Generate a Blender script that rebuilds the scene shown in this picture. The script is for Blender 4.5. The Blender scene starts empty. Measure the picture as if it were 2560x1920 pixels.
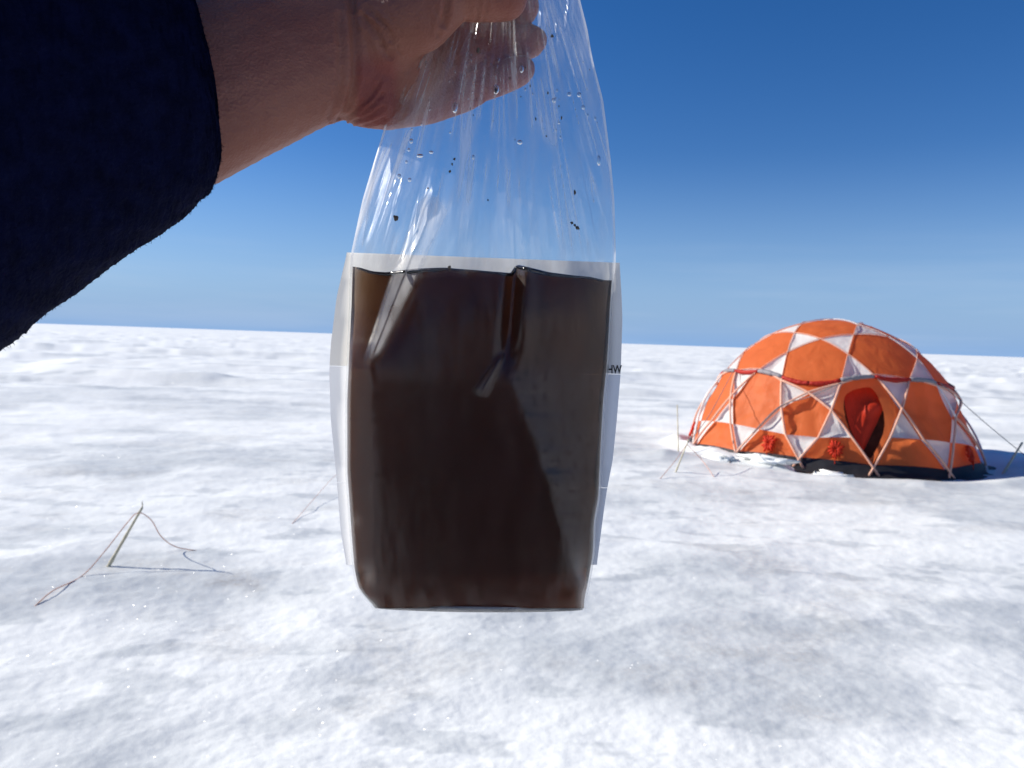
import bpy, bmesh, math, random
import numpy as np
from mathutils import Vector, Matrix

# ------------------------------------------------------------------ camera, sky, sun, exposure
scene = bpy.context.scene
COL = scene.collection
F_PX, IW, IH = 1900.0, 2560, 1920            # focal length in photo pixels, photo size
EYE = 1.6
PITCH, ROLL = math.radians(3.34), math.radians(1.97)
CAM_R = Matrix.Rotation(math.pi/2 - PITCH, 3, 'X') @ Matrix.Rotation(ROLL, 3, 'Z')
cam_d = bpy.data.cameras.new('camera')
cam = bpy.data.objects.new('camera', cam_d); COL.objects.link(cam)
cam.matrix_world = Matrix.Translation((0, 0, EYE)) @ CAM_R.to_4x4()
cam_d.sensor_width = 36.0; cam_d.lens = 36.0*F_PX/IW
cam_d.clip_start = 0.01; cam_d.clip_end = 30000
cam_d.dof.use_dof = True; cam_d.dof.focus_distance = 0.345; cam_d.dof.aperture_fstop = 30.0
scene.camera = cam

SUN_AZ, SUN_EL = math.radians(-75), math.radians(30)     # azimuth from +Y, negative to the left
SUN = Vector((math.sin(SUN_AZ)*math.cos(SUN_EL), math.cos(SUN_AZ)*math.cos(SUN_EL), math.sin(SUN_EL)))
sun_d = bpy.data.lights.new('sun', 'SUN'); sun_d.energy = 5.0; sun_d.angle = math.radians(0.53)
sun_d.color = (1.0, 0.945, 0.84)
sun = bpy.data.objects.new('sun', sun_d); COL.objects.link(sun)
sun.rotation_euler = SUN.to_track_quat('Z', 'Y').to_euler(); sun.location = (-8, 4, 8)

world = bpy.data.worlds.new('World'); scene.world = world; world.use_nodes = True
wn, wl = world.node_tree.nodes, world.node_tree.links
wn.clear()
w_out = wn.new('ShaderNodeOutputWorld'); w_bg = wn.new('ShaderNodeBackground'); w_bg.inputs['Strength'].default_value = 0.065
sky = wn.new('ShaderNodeTexSky'); sky.sky_type = 'NISHITA'; sky.sun_disc = False
sky.sun_elevation = SUN_EL; sky.sun_rotation = SUN_AZ
sky.altitude = 800; sky.air_density = 1.0; sky.dust_density = 0.0; sky.ozone_density = 1.0
# thin cirrus veils low over the horizon, all round
tc = wn.new('ShaderNodeTexCoord'); mp = wn.new('ShaderNodeMapping'); mp.inputs['Scale'].default_value = (1.3, 1.3, 16.0)
mp.inputs['Rotation'].default_value = (0.0, math.radians(2.2), 0.0)
nz = wn.new('ShaderNodeTexNoise'); nz.inputs['Scale'].default_value = 2.2; nz.inputs['Detail'].default_value = 5; nz.inputs['Roughness'].default_value = 0.55
cr = wn.new('ShaderNodeValToRGB'); cr.color_ramp.elements[0].position = 0.47; cr.color_ramp.elements[1].position = 0.68
cr.color_ramp.elements[0].color = (0, 0, 0, 1); cr.color_ramp.elements[1].color = (0.20, 0.20, 0.20, 1)
sx = wn.new('ShaderNodeSeparateXYZ')
mr = wn.new('ShaderNodeMapRange'); mr.inputs['From Min'].default_value = 0.16; mr.inputs['From Max'].default_value = 0.03
mu = wn.new('ShaderNodeMath'); mu.operation = 'MULTIPLY'
mx = wn.new('ShaderNodeMixRGB'); mx.inputs['Color2'].default_value = (6.0, 7.4, 9.4, 1)
hs = wn.new('ShaderNodeHueSaturation'); hs.inputs['Saturation'].default_value = 1.42; hs.inputs['Value'].default_value = 1.0
# pale ice haze lying on the horizon, all round
hz = wn.new('ShaderNodeMapRange'); hz.inputs['From Min'].default_value = 0.0; hz.inputs['From Max'].default_value = 0.24; hz.inputs['To Min'].default_value = 0.0; hz.inputs['To Max'].default_value = 1.0
hp_ = wn.new('ShaderNodeMath'); hp_.operation = 'SUBTRACT'; hp_.inputs[0].default_value = 1.0; hp_.use_clamp = True
hq = wn.new('ShaderNodeMath'); hq.operation = 'POWER'; hq.inputs[1].default_value = 1.5
tint = wn.new('ShaderNodeMixRGB'); tint.blend_type = 'MULTIPLY'; tint.inputs['Fac'].default_value = 1.0; tint.inputs['Color2'].default_value = (0.88, 0.94, 1.24, 1)
hm_ = wn.new('ShaderNodeMixRGB'); hm_.inputs['Color2'].default_value = (2.9, 5.0, 8.6, 1)
for a, b in ((sx.outputs['Z'], hz.inputs['Value']), (hz.outputs[0], hp_.inputs[1]), (hp_.outputs[0], hq.inputs[0]), (hq.outputs[0], hm_.inputs['Fac']),
             (sky.outputs[0], hs.inputs['Color']), (hs.outputs[0], tint.inputs['Color1']), (tint.outputs[0], hm_.inputs['Color1'])):
    wl.new(a, b)
for a, b in ((tc.outputs['Generated'], mp.inputs['Vector']), (mp.outputs[0], nz.inputs['Vector']), (nz.outputs['Fac'], cr.inputs[0]),
             (tc.outputs['Generated'], sx.inputs[0]), (sx.outputs['Z'], mr.inputs['Value']), (cr.outputs[0], mu.inputs[0]),
             (mr.outputs[0], mu.inputs[1]), (mu.outputs[0], mx.inputs['Fac']), (hm_.outputs[0], mx.inputs['Color1']),
             (mx.outputs[0], w_bg.inputs['Color']), (w_bg.outputs[0], w_out.inputs['Surface'])):
    wl.new(a, b)
vs = scene.view_settings
vs.view_transform = 'Standard'; vs.look = 'None'; vs.gamma = 1.0; vs.use_curve_mapping = False
vs.exposure = 0.42

# ------------------------------------------------------------------ helpers
CR, CU, CB = (CAM_R @ Vector((1, 0, 0))), (CAM_R @ Vector((0, 1, 0))), (CAM_R @ Vector((0, 0, 1)))
CAM = Vector((0, 0, EYE))
def at(px, py, d):
    """photo pixel at depth d along the optical axis -> world point"""
    return CAM + CR*((px-IW/2)/F_PX*d) + CU*((IH/2-py)/F_PX*d) - CB*d
def on_plane(px, py, z=0.0):
    v = at(px, py, 1.0) - CAM
    return CAM + v*((z-EYE)/v.z)

rnd = random.Random(7)
_rs = np.random.RandomState(11)
_perm = _rs.permutation(512); _ang = _rs.rand(512)*2*np.pi
_gx, _gy = np.cos(_ang), np.sin(_ang)
def gnoise(x, y):
    x = np.asarray(x, float); y = np.asarray(y, float)
    xi = np.floor(x).astype(int); yi = np.floor(y).astype(int); xf, yf = x-xi, y-yi
    def g(ix, iy, fx, fy):
        k = _perm[(_perm[ix % 512]+iy) % 512]
        return _gx[k]*fx+_gy[k]*fy
    u = xf*xf*xf*(xf*(xf*6-15)+10); v = yf*yf*yf*(yf*(yf*6-15)+10)
    a = g(xi, yi, xf, yf); b = g(xi+1, yi, xf-1, yf); c = g(xi, yi+1, xf, yf-1); d = g(xi+1, yi+1, xf-1, yf-1)
    return 1.5*((a*(1-u)+b*u)*(1-v)+(c*(1-u)+d*u)*v)
def fbm(x, y, o=4, gain=0.5):
    s, a = 0, 1
    for i in range(o):
        s = s+a*gnoise(x*2**i+17.3*i, y*2**i-9.1*i); a *= gain
    return s
def sstep(a, b, x):
    t = np.clip((np.asarray(x, float)-a)/(b-a), 0, 1); return t*t*(3-2*t)

def link(o, parent=None):
    COL.objects.link(o)
    if parent: o.parent = parent
    return o
def mesh_obj(name, verts, faces, mat=None, parent=None, smooth=True):
    me = bpy.data.meshes.new(name)
    if isinstance(verts, np.ndarray) and isinstance(faces, np.ndarray):
        me.vertices.add(len(verts)); me.vertices.foreach_set('co', verts.astype(np.float32).ravel())
        n = faces.shape[1]
        me.loops.add(faces.size); me.loops.foreach_set('vertex_index', faces.astype(np.int32).ravel())
        me.polygons.add(len(faces)); me.polygons.foreach_set('loop_start', np.arange(0, faces.size, n, dtype=np.int32))
        me.update(calc_edges=True); me.validate()
    else:
        me.from_pydata([tuple(v) for v in verts], [], [tuple(int(i) for i in f) for f in faces]); me.update()
    if smooth: me.polygons.foreach_set('use_smooth', [True]*len(me.polygons))
    if mat: me.materials.append(mat)
    return link(bpy.data.objects.new(name, me), parent)
def tag(o, label, cat, group=None, kind=None):
    o['label'] = label; o['category'] = cat
    if group: o['group'] = group
    if kind: o['kind'] = kind
    return o
def empty(name, loc=(0, 0, 0)):
    o = bpy.data.objects.new(name, None); o.location = loc; o.empty_display_size = 0.05
    return link(o)
def rel(o, root):
    """geometry was given in world coordinates: keep it there under root"""
    o.parent = root; o.matrix_parent_inverse = Matrix.Translation(root.location).inverted(); return o
def grid_faces(nu, nv, wrap_u=False):
    f = []
    for j in range(nv-1):
        for i in range(nu if wrap_u else nu-1):
            i2 = (i+1) % nu
            f.append((j*nu+i, j*nu+i2, (j+1)*nu+i2, (j+1)*nu+i))
    return np.array(f)
def tube_geo(pts, rad, n=8, cap=True):
    pts = [Vector(p) for p in pts]; V, Fc = [], []
    if not hasattr(rad, '__len__'): rad = [rad]*len(pts)
    t = (pts[1]-pts[0]).normalized()
    a = t.orthogonal().normalized()
    for k, p in enumerate(pts):
        t = (pts[min(k+1, len(pts)-1)]-pts[max(k-1, 0)]).normalized()
        a = (a-t*a.dot(t)).normalized(); b = t.cross(a)
        for i in range(n):
            w = 2*math.pi*i/n
            V.append(p+(a*math.cos(w)+b*math.sin(w))*rad[k])
    for k in range(len(pts)-1):
        for i in range(n):
            Fc.append((k*n+i, k*n+(i+1) % n, (k+1)*n+(i+1) % n, (k+1)*n+i))
    if cap:
        Fc.append(tuple(range(n))[::-1]); Fc.append(tuple((len(pts)-1)*n+i for i in range(n)))
    return V, Fc
def tube(name, pts, rad, mat, parent=None, n=8):
    V, Fc = tube_geo(pts, rad, n); return mesh_obj(name, V, Fc, mat, parent)
def catmull(pts, sub=8):
    P = [Vector(p) for p in pts]; P = [P[0]*2-P[1]]+P+[P[-1]*2-P[-2]]; out = []
    for i in range(1, len(P)-2):
        for k in range(sub):
            t = k/sub
            out.append(0.5*((2*P[i])+(P[i+1]-P[i-1])*t+(2*P[i-1]-5*P[i]+4*P[i+1]-P[i+2])*t*t+(3*P[i]-P[i-1]-3*P[i+1]+P[i+2])*t**3))
    out.append(P[-2]); return out

# ------------------------------------------------------------------ materials
def new_mat(name):
    m = bpy.data.materials.new(name); m.use_nodes = True; nt = m.node_tree
    return m, nt, nt.nodes.get('Principled BSDF'), nt.nodes.get('Material Output')
def N(nt, t, **kw):
    n = nt.nodes.new(t)
    for k, v in kw.items():
        if k in n.inputs: n.inputs[k].default_value = v
        else: setattr(n, k, v)
    return n
def plain(name, col, rough=0.6, var=0.12, scale=40, bump=0.0, bscale=200, spec=0.3, sheen=0.0):
    m, nt, p, out = new_mat(name); L = nt.links
    tc = N(nt, 'ShaderNodeTexCoord'); nz = N(nt, 'ShaderNodeTexNoise', Scale=scale, Detail=4.0)
    L.new(tc.outputs['Object'], nz.inputs['Vector'])
    r = N(nt, 'ShaderNodeValToRGB'); c = col
    r.color_ramp.elements[0].position = 0.3; r.color_ramp.elements[1].position = 0.7
    r.color_ramp.elements[0].color = (c[0]*(1-var), c[1]*(1-var), c[2]*(1-var), 1)
    r.color_ramp.elements[1].color = (min(c[0]*(1+var), 1), min(c[1]*(1+var), 1), min(c[2]*(1+var), 1), 1)
    L.new(nz.outputs['Fac'], r.inputs[0]); L.new(r.outputs[0], p.inputs['Base Color'])
    p.inputs['Roughness'].default_value = rough; p.inputs['Specular IOR Level'].default_value = spec
    if sheen: p.inputs['Sheen Weight'].default_value = sheen
    if bump:
        n2 = N(nt, 'ShaderNodeTexNoise', Scale=bscale, Detail=3.0); L.new(tc.outputs['Object'], n2.inputs['Vector'])
        b = N(nt, 'ShaderNodeBump', Strength=bump, Distance=0.002); L.new(n2.outputs['Fac'], b.inputs['Height']); L.new(b.outputs[0], p.inputs['Normal'])
    return m

def snow_material():
    m, nt, p, out = new_mat('snow'); L = nt.links
    tc = N(nt, 'ShaderNodeTexCoord')
    def noise(scale, detail=4.0, rough=0.55, vec=None):
        n = N(nt, 'ShaderNodeTexNoise', Scale=scale, Detail=detail, Roughness=rough)
        L.new(vec if vec else tc.outputs['Object'], n.inputs['Vector']); return n.outputs['Fac']
    def ramp(src, p0, p1, c0, c1):
        r = N(nt, 'ShaderNodeValToRGB'); e = r.color_ramp.elements
        e[0].position, e[1].position = p0, p1; e[0].color = (*c0, 1); e[1].color = (*c1, 1)
        L.new(src, r.inputs[0]); return r.outputs[0]
    def mix(f, a, b, mode='MIX'):
        x = N(nt, 'ShaderNodeMixRGB'); x.blend_type = mode
        for s, i in ((f, 0), (a, 1), (b, 2)):
            if hasattr(s, 'is_linked'): L.new(s, x.inputs[i])
            else: x.inputs[i].default_value = s
        return x.outputs[0]
    # weathered ice: clean white crust, grey wet ice, a little brown dust; where it lies is stored on the sheet
    aw = N(nt, 'ShaderNodeAttribute', attribute_name='wet'); ad_ = N(nt, 'ShaderNodeAttribute', attribute_name='dust')
    fine = ramp(noise(7.0, 5.0, 0.62), 0.36, 0.66, (0.78, 0.78, 0.78), (1, 1, 1))
    base = mix(mix(1.0, aw.outputs['Fac'], fine, 'MULTIPLY'), (0.89, 0.897, 0.87, 1), (0.53, 0.555, 0.565, 1))
    grains = ramp(noise(24.0, 4.0, 0.7), 0.40, 0.66, (0.25, 0.25, 0.25), (1, 1, 1))
    base = mix(mix(1.0, ad_.outputs['Fac'], grains, 'MULTIPLY'), base, (0.42, 0.385, 0.345, 1))
    L.new(base, p.inputs['Base Color'])
    p.inputs['Roughness'].default_value = 0.55; p.inputs['Specular IOR Level'].default_value = 0.25
    p.inputs['Subsurface Weight'].default_value = 0.0
    h = N(nt, 'ShaderNodeMath', operation='ADD')
    n1 = noise(16.0, 5.0, 0.6); n2 = noise(90.0, 3.0, 0.6)
    s = N(nt, 'ShaderNodeMath', operation='MULTIPLY'); s.inputs[1].default_value = 0.25
    L.new(n2, s.inputs[0]); L.new(n1, h.inputs[0]); L.new(s.outputs[0], h.inputs[1])
    b = N(nt, 'ShaderNodeBump', Strength=0.21, Distance=0.012); L.new(h.outputs[0], b.inputs['Height']); L.new(b.outputs[0], p.inputs['Normal'])
    # scattered ice crystals glinting: each little cell has its own facet direction
    vo = N(nt, 'ShaderNodeTexVoronoi', Scale=170.0); L.new(tc.outputs['Object'], vo.inputs['Vector'])
    sub = N(nt, 'ShaderNodeVectorMath', operation='SUBTRACT'); sub.inputs[1].default_value = (0.5, 0.5, 0.0)
    L.new(vo.outputs['Color'], sub.inputs[0])
    nrm = N(nt, 'ShaderNodeVectorMath', operation='NORMALIZE'); L.new(sub.outputs[0], nrm.inputs[0])
    p.inputs['Coat Weight'].default_value = 0.03; p.inputs['Coat Roughness'].default_value = 0.12
    L.new(nrm.outputs[0], p.inputs['Coat Normal'])
    return m

def fabric(name, col, trans=0.4, rough=0.55, var=0.08, wr=0.35, wscale=5.0):
    """thin tent nylon: reflects and lets light through"""
    m, nt, p, out = new_mat(name); L = nt.links
    tc = N(nt, 'ShaderNodeTexCoord'); nz = N(nt, 'ShaderNodeTexNoise', Scale=2.5, Detail=5.0); L.new(tc.outputs['Object'], nz.inputs['Vector'])
    r = N(nt, 'ShaderNodeValToRGB'); e = r.color_ramp.elements; e[0].position, e[1].position = 0.3, 0.7
    e[0].color = (*[c*(1-var) for c in col], 1); e[1].color = (*[min(1, c*(1+var)) for c in col], 1)
    L.new(nz.outputs['Fac'], r.inputs[0]); L.new(r.outputs[0], p.inputs['Base Color'])
    p.inputs['Roughness'].default_value = rough; p.inputs['Specular IOR Level'].default_value = 0.25
    mp = N(nt, 'ShaderNodeMapping'); mp.inputs['Scale'].default_value = (1.0, 1.0, 0.45); L.new(tc.outputs['Object'], mp.inputs['Vector'])
    n2 = N(nt, 'ShaderNodeTexNoise', Scale=wscale, Detail=3.0, Roughness=0.5, Distortion=0.6); L.new(mp.outputs[0], n2.inputs['Vector'])
    b = N(nt, 'ShaderNodeBump', Strength=wr, Distance=0.06); L.new(n2.outputs['Fac'], b.inputs['Height']); L.new(b.outputs[0], p.inputs['Normal'])
    t = N(nt, 'ShaderNodeBsdfTranslucent'); L.new(r.outputs[0], t.inputs['Color']); L.new(b.outputs[0], t.inputs['Normal'])
    mx = N(nt, 'ShaderNodeMixShader'); mx.inputs[0].default_value = trans
    L.new(p.outputs[0], mx.inputs[1]); L.new(t.outputs[0], mx.inputs[2]); L.new(mx.outputs[0], out.inputs['Surface'])
    return m

def film_material(name, haze=0.088, rough=0.05, f0=0.032):
    """thin clear plastic: see-through, mirror-like at a slant, slightly milky where it is scuffed"""
    m, nt, p, out = new_mat(name); L = nt.links; nt.nodes.remove(p)
    tc = N(nt, 'ShaderNodeTexCoord')
    n1 = N(nt, 'ShaderNodeTexNoise', Scale=260.0, Detail=3.0, Roughness=0.6); L.new(tc.outputs['Object'], n1.inputs['Vector'])
    b = N(nt, 'ShaderNodeBump', Strength=0.10, Distance=0.0006); L.new(n1.outputs['Fac'], b.inputs['Height'])
    lw = N(nt, 'ShaderNodeLayerWeight'); lw.inputs['Blend'].default_value = 0.5
    pw = N(nt, 'ShaderNodeMath', operation='POWER'); pw.inputs[1].default_value = 4.0; L.new(lw.outputs['Facing'], pw.inputs[0])
    ma = N(nt, 'ShaderNodeMath', operation='MULTIPLY_ADD'); ma.inputs[1].default_value = 0.75; ma.inputs[2].default_value = f0; L.new(pw.outputs[0], ma.inputs[0])
    tr = N(nt, 'ShaderNodeBsdfTransparent'); tr.inputs['Color'].default_value = (0.975, 0.98, 0.985, 1)
    g2 = N(nt, 'ShaderNodeBsdfGlossy'); g2.inputs['Roughness'].default_value = 0.34; L.new(b.outputs[0], g2.inputs['Normal'])
    gl = N(nt, 'ShaderNodeBsdfGlossy'); gl.inputs['Roughness'].default_value = rough; gl.inputs['Color'].default_value = (1, 1, 1, 1)
    L.new(b.outputs[0], gl.inputs['Normal'])
    gm = N(nt, 'ShaderNodeMixShader'); gm.inputs[0].default_value = 0.35; L.new(gl.outputs[0], gm.inputs[1]); L.new(g2.outputs[0], gm.inputs[2])
    m1 = N(nt, 'ShaderNodeMixShader'); L.new(ma.outputs[0], m1.inputs[0]); L.new(tr.outputs[0], m1.inputs[1]); L.new(gm.outputs[0], m1.inputs[2])
    # milky scuffs, drawn out along the pull of the film
    mp = N(nt, 'ShaderNodeMapping'); mp.inputs['Scale'].default_value = (1.0, 1.0, 0.12); L.new(tc.outputs['Object'], mp.inputs['Vector'])
    n2 = N(nt, 'ShaderNodeTexNoise', Scale=95.0, Detail=4.0, Roughness=0.6); L.new(mp.outputs[0], n2.inputs['Vector'])
    r = N(nt, 'ShaderNodeMapRange'); r.inputs['From Min'].default_value = 0.42; r.inputs['From Max'].default_value = 0.75
    r.inputs['To Min'].default_value = haze*0.35; r.inputs['To Max'].default_value = haze*2.2; L.new(n2.outputs['Fac'], r.inputs['Value'])
    df = N(nt, 'ShaderNodeBsdfDiffuse'); df.inputs['Color'].default_value = (0.85, 0.85, 0.87, 1)
    tl = N(nt, 'ShaderNodeBsdfTranslucent'); tl.inputs['Color'].default_value = (0.85, 0.85, 0.87, 1)
    ad = N(nt, 'ShaderNodeMixShader'); ad.inputs[0].default_value = 0.6; L.new(df.outputs[0], ad.inputs[1]); L.new(tl.outputs[0], ad.inputs[2])
    wa = N(nt, 'ShaderNodeAttribute', attribute_name='wet')
    dry = N(nt, 'ShaderNodeMath', operation='MULTIPLY_ADD'); dry.inputs[1].default_value = -0.85; dry.inputs[2].default_value = 1.0; L.new(wa.outputs['Fac'], dry.inputs[0])
    hz0 = N(nt, 'ShaderNodeMath', operation='MULTIPLY'); L.new(r.outputs[0], hz0.inputs[0]); L.new(dry.outputs[0], hz0.inputs[1])
    mk = N(nt, 'ShaderNodeAttribute', attribute_name='milk_glare')        # pale seams, plus fold glare and crease highlights painted as milkiness
    hz_ = N(nt, 'ShaderNodeMath', operation='ADD'); hz_.use_clamp = True; L.new(hz0.outputs[0], hz_.inputs[0]); L.new(mk.outputs['Fac'], hz_.inputs[1])
    ro = N(nt, 'ShaderNodeMath', operation='MULTIPLY_ADD'); ro.inputs[1].default_value = 0.24; ro.inputs[2].default_value = rough; L.new(wa.outputs['Fac'], ro.inputs[0]); L.new(ro.outputs[0], gl.inputs['Roughness'])
    gw = N(nt, 'ShaderNodeMath', operation='MULTIPLY'); gw.inputs[1].default_value = 0.35; L.new(dry.outputs[0], gw.inputs[0]); L.new(gw.outputs[0], gm.inputs[0])
    m2 = N(nt, 'ShaderNodeMixShader'); L.new(hz_.outputs[0], m2.inputs[0]); L.new(m1.outputs[0], m2.inputs[1]); L.new(ad.outputs[0], m2.inputs[2])
    L.new(m2.outputs[0], out.inputs['Surface'])
    return m

def skin_material():
    m, nt, p, out = new_mat('skin'); L = nt.links
    tc = N(nt, 'ShaderNodeTexCoord')
    n1 = N(nt, 'ShaderNodeTexNoise', Scale=28.0, Detail=5.0, Roughness=0.6); L.new(tc.outputs['Object'], n1.inputs['Vector'])
    r = N(nt, 'ShaderNodeValToRGB'); e = r.color_ramp.elements; e[0].position, e[1].position = 0.3, 0.72
    e[0].color = (0.20, 0.064, 0.043, 1); e[1].color = (0.28, 0.115, 0.078, 1); L.new(n1.outputs['Fac'], r.inputs[0])
    at_ = N(nt, 'ShaderNodeAttribute', attribute_name='redness')
    mx = N(nt, 'ShaderNodeMixRGB'); mx.inputs['Color2'].default_value = (0.20, 0.045, 0.036, 1)
    L.new(at_.outputs['Fac'], mx.inputs['Fac']); L.new(r.outputs[0], mx.inputs['Color1'])
    L.new(mx.outputs[0], p.inputs['Base Color'])
    p.inputs['Roughness'].default_value = 0.5; p.inputs['Specular IOR Level'].default_value = 0.3
    p.inputs['Subsurface Weight'].default_value = 0.25; p.inputs['Subsurface Radius'].default_value = (1.0, 0.35, 0.2); p.inputs['Subsurface Scale'].default_value = 0.004
    v = N(nt, 'ShaderNodeTexVoronoi', Scale=900.0); L.new(tc.outputs['Object'], v.inputs['Vector'])
    n2 = N(nt, 'ShaderNodeTexNoise', Scale=350.0, Detail=4.0); L.new(tc.outputs['Object'], n2.inputs['Vector'])
    a = N(nt, 'ShaderNodeMath', operation='ADD'); L.new(v.outputs['Distance'], a.inputs[0]); L.new(n2.outputs['Fac'], a.inputs[1])
    b = N(nt, 'ShaderNodeBump', Strength=0.40, Distance=0.0006); L.new(a.outputs[0], b.inputs['Height']); L.new(b.outputs[0], p.inputs['Normal'])
    return m

M_snow = snow_material()
M_orange = fabric('orange_nylon', (0.96, 0.225, 0.065), 0.54)
M_white = fabric('white_nylon', (0.88, 0.88, 0.87), 0.42)
M_red = fabric('red_nylon', (0.72, 0.05, 0.018), 0.40, wscale=9)
M_hem = fabric('hem_nylon', (0.42, 0.02, 0.012), 0.10, wscale=20)
M_grey = fabric('grey_hem', (0.26, 0.24, 0.26), 0.10, wscale=14)
M_sleeve = fabric('pole_sleeve', (0.82, 0.46, 0.33), 0.15)
M_sleeve_w = fabric('pale_pole_sleeve', (0.82, 0.78, 0.75), 0.15)
M_black = plain('black_groundsheet', (0.018, 0.018, 0.022), 0.6, 0.3, 12, 0.4, 30)
M_dark = plain('doorway_shade', (0.05, 0.03, 0.025), 0.8, 0.4, 10)  # stands in for the darkness inside the doorway
M_bamboo = plain('bamboo', (0.60, 0.53, 0.36), 0.55, 0.2, 30, 0.3, 120)
M_string = plain('string', (0.66, 0.34, 0.23), 0.8, 0.2, 60)
M_guy = plain('guyline', (0.22, 0.20, 0.20), 0.8, 0.2, 60)
M_skin = skin_material()
M_fleece = plain('navy_fleece', (0.0030, 0.0042, 0.0195), 0.95, 0.35, 160, 0.5, 700, 0.05)
M_trouser = plain('dark_trousers', (0.03, 0.03, 0.035), 0.9, 0.3, 60, 0.4, 400, 0.1)
M_boot = plain('boots', (0.03, 0.022, 0.018), 0.7, 0.3, 30)

# ------------------------------------------------------------------ tent layout (needed for the ground around it)
TC = Vector((5.092, 12.185, -0.876)); TRX, TRY, TH, TYAW = 2.294, 2.231, 2.973, math.radians(-31.75)
ORB = {'TT': (0, 0), 'TPR': (14.2, 46.7), 'TP3': (23.5, 27.3), 'TP2': (27.2, 0), 'P3PR': (24.2, 63.1), 'P3QR': (36.0, 67.8), 'P2P3': (35.1, 18.4),
       'PRQR': (31.1, 90), 'P3LE': (44.8, 48.3), 'QRLE': (47.2, 65.7), 'P3LD': (43.3, 29.4), 'P2LD': (47.3, 13.7), 'P2LC': (50.9, 0), 'QRLF': (52.1, 90),
       'LDLE': (54.7, 38.6), 'LCLD': (56.2, 10.1), 'LELF': (57.4, 67.4), 'LDBD': (63.2, 31.6), 'LEBD': (63.5, 44.7), 'LEBE': (64.6, 59.8),
       'LDBC': (63.7, 17.6), 'LCBC': (64.4, 6.1), 'LFBE': (66.9, 81.2), 'BDBC': (71.7, 24.8), 'BCBC': (71.1, 0), 'BDBE': (72.6, 54.3), 'BEBE': (72.8, 90)}

# ------------------------------------------------------------------ ground
T_BASE_R = 2.18
def tent_polar(x, y):
    dx, dy = x-TC.x, y-TC.y
    return np.hypot(dx, dy), np.degrees(np.arctan2(dx, -dy))      # angle 0 = towards -Y, + to the right
SNOWBANK = []
def gz(x, y):
    x = np.asarray(x, float); y = np.asarray(y, float)
    r = np.hypot(x, y)
    z = 0.05*fbm(x*0.23+3.1, y*0.30, 3)
    lump = 1-np.abs(gnoise(x*0.95+5, y*1.15+2))*1.6
    z = z+0.022*(lump-0.6)*sstep(-0.3, 0.5, gnoise(x*0.3, y*0.35+7))
    z = z+0.012*fbm(x*1.1, y*1.5, 2)+0.0044*fbm(x*5.1+4, y*6.0, 2)*(1-sstep(20, 40, r))
    z = z+0.0016*fbm(x*19, y*21, 2)*(1-sstep(8, 16, r))
    # wind-cut steps further out
    st = gnoise(x*0.035+1.7, y*0.14+3.3)
    z = z+sstep(14, 30, r)*(0.20*sstep(0.12, 0.26, st)-0.14*sstep(0.05, 0.2, gnoise(x*0.06+9, y*0.22)) + 0.20*np.clip(gnoise(x*0.35, y*0.5+5)-0.25, 0, 1)+0.10*np.clip(gnoise(x*0.12, y*0.9+2), 0, 1))
    z = z*(1-0.75*sstep(90, 400, r))
    # around the tent: flattened pitch, snow piled on the skirt at the left front, a hollow at the right front
    tr, ta = tent_polar(x, y)
    flat = 1-sstep(T_BASE_R+0.15, T_BASE_R+0.9, tr)
    z = z*(1-flat)
    hollow = np.exp(-((tr-T_BASE_R-0.10)/0.28)**2)*sstep(-42, -24, ta)*(1-sstep(75, 100, ta))
    z = z-0.085*hollow
    ridge = np.exp(-((tr-T_BASE_R-0.75-0.12*gnoise(ta*0.06, ta*0+2.2))/0.22)**2)*sstep(-50, -25, ta)*(1-sstep(85, 110, ta))
    z = z+0.05*ridge*(0.7+0.6*gnoise(x*1.7, y*1.7))
    bank = np.exp(-((tr-T_BASE_R-0.16)/0.17)**2)*sstep(-130, -105, ta)*(1-sstep(-40, -30, ta))
    z = z+bank*(0.095+0.05*gnoise(x*2.1+3, y*2.1)+0.035*gnoise(x*5, y*5))
    z = z+0.075*np.exp(-(((x-2.25)/0.42)**2+((y-10.75)/0.20)**2))*(0.8+0.6*gnoise(x*3, y*3))
    # foot of the photographer: level
    z = z*sstep(0.5, 1.6, r)
    return z
def gpt(px, py):
    p = on_plane(px, py, 0.0)
    for _ in range(4):
        p = on_plane(px, py, float(gz(p.x, p.y)))
    return p
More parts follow.
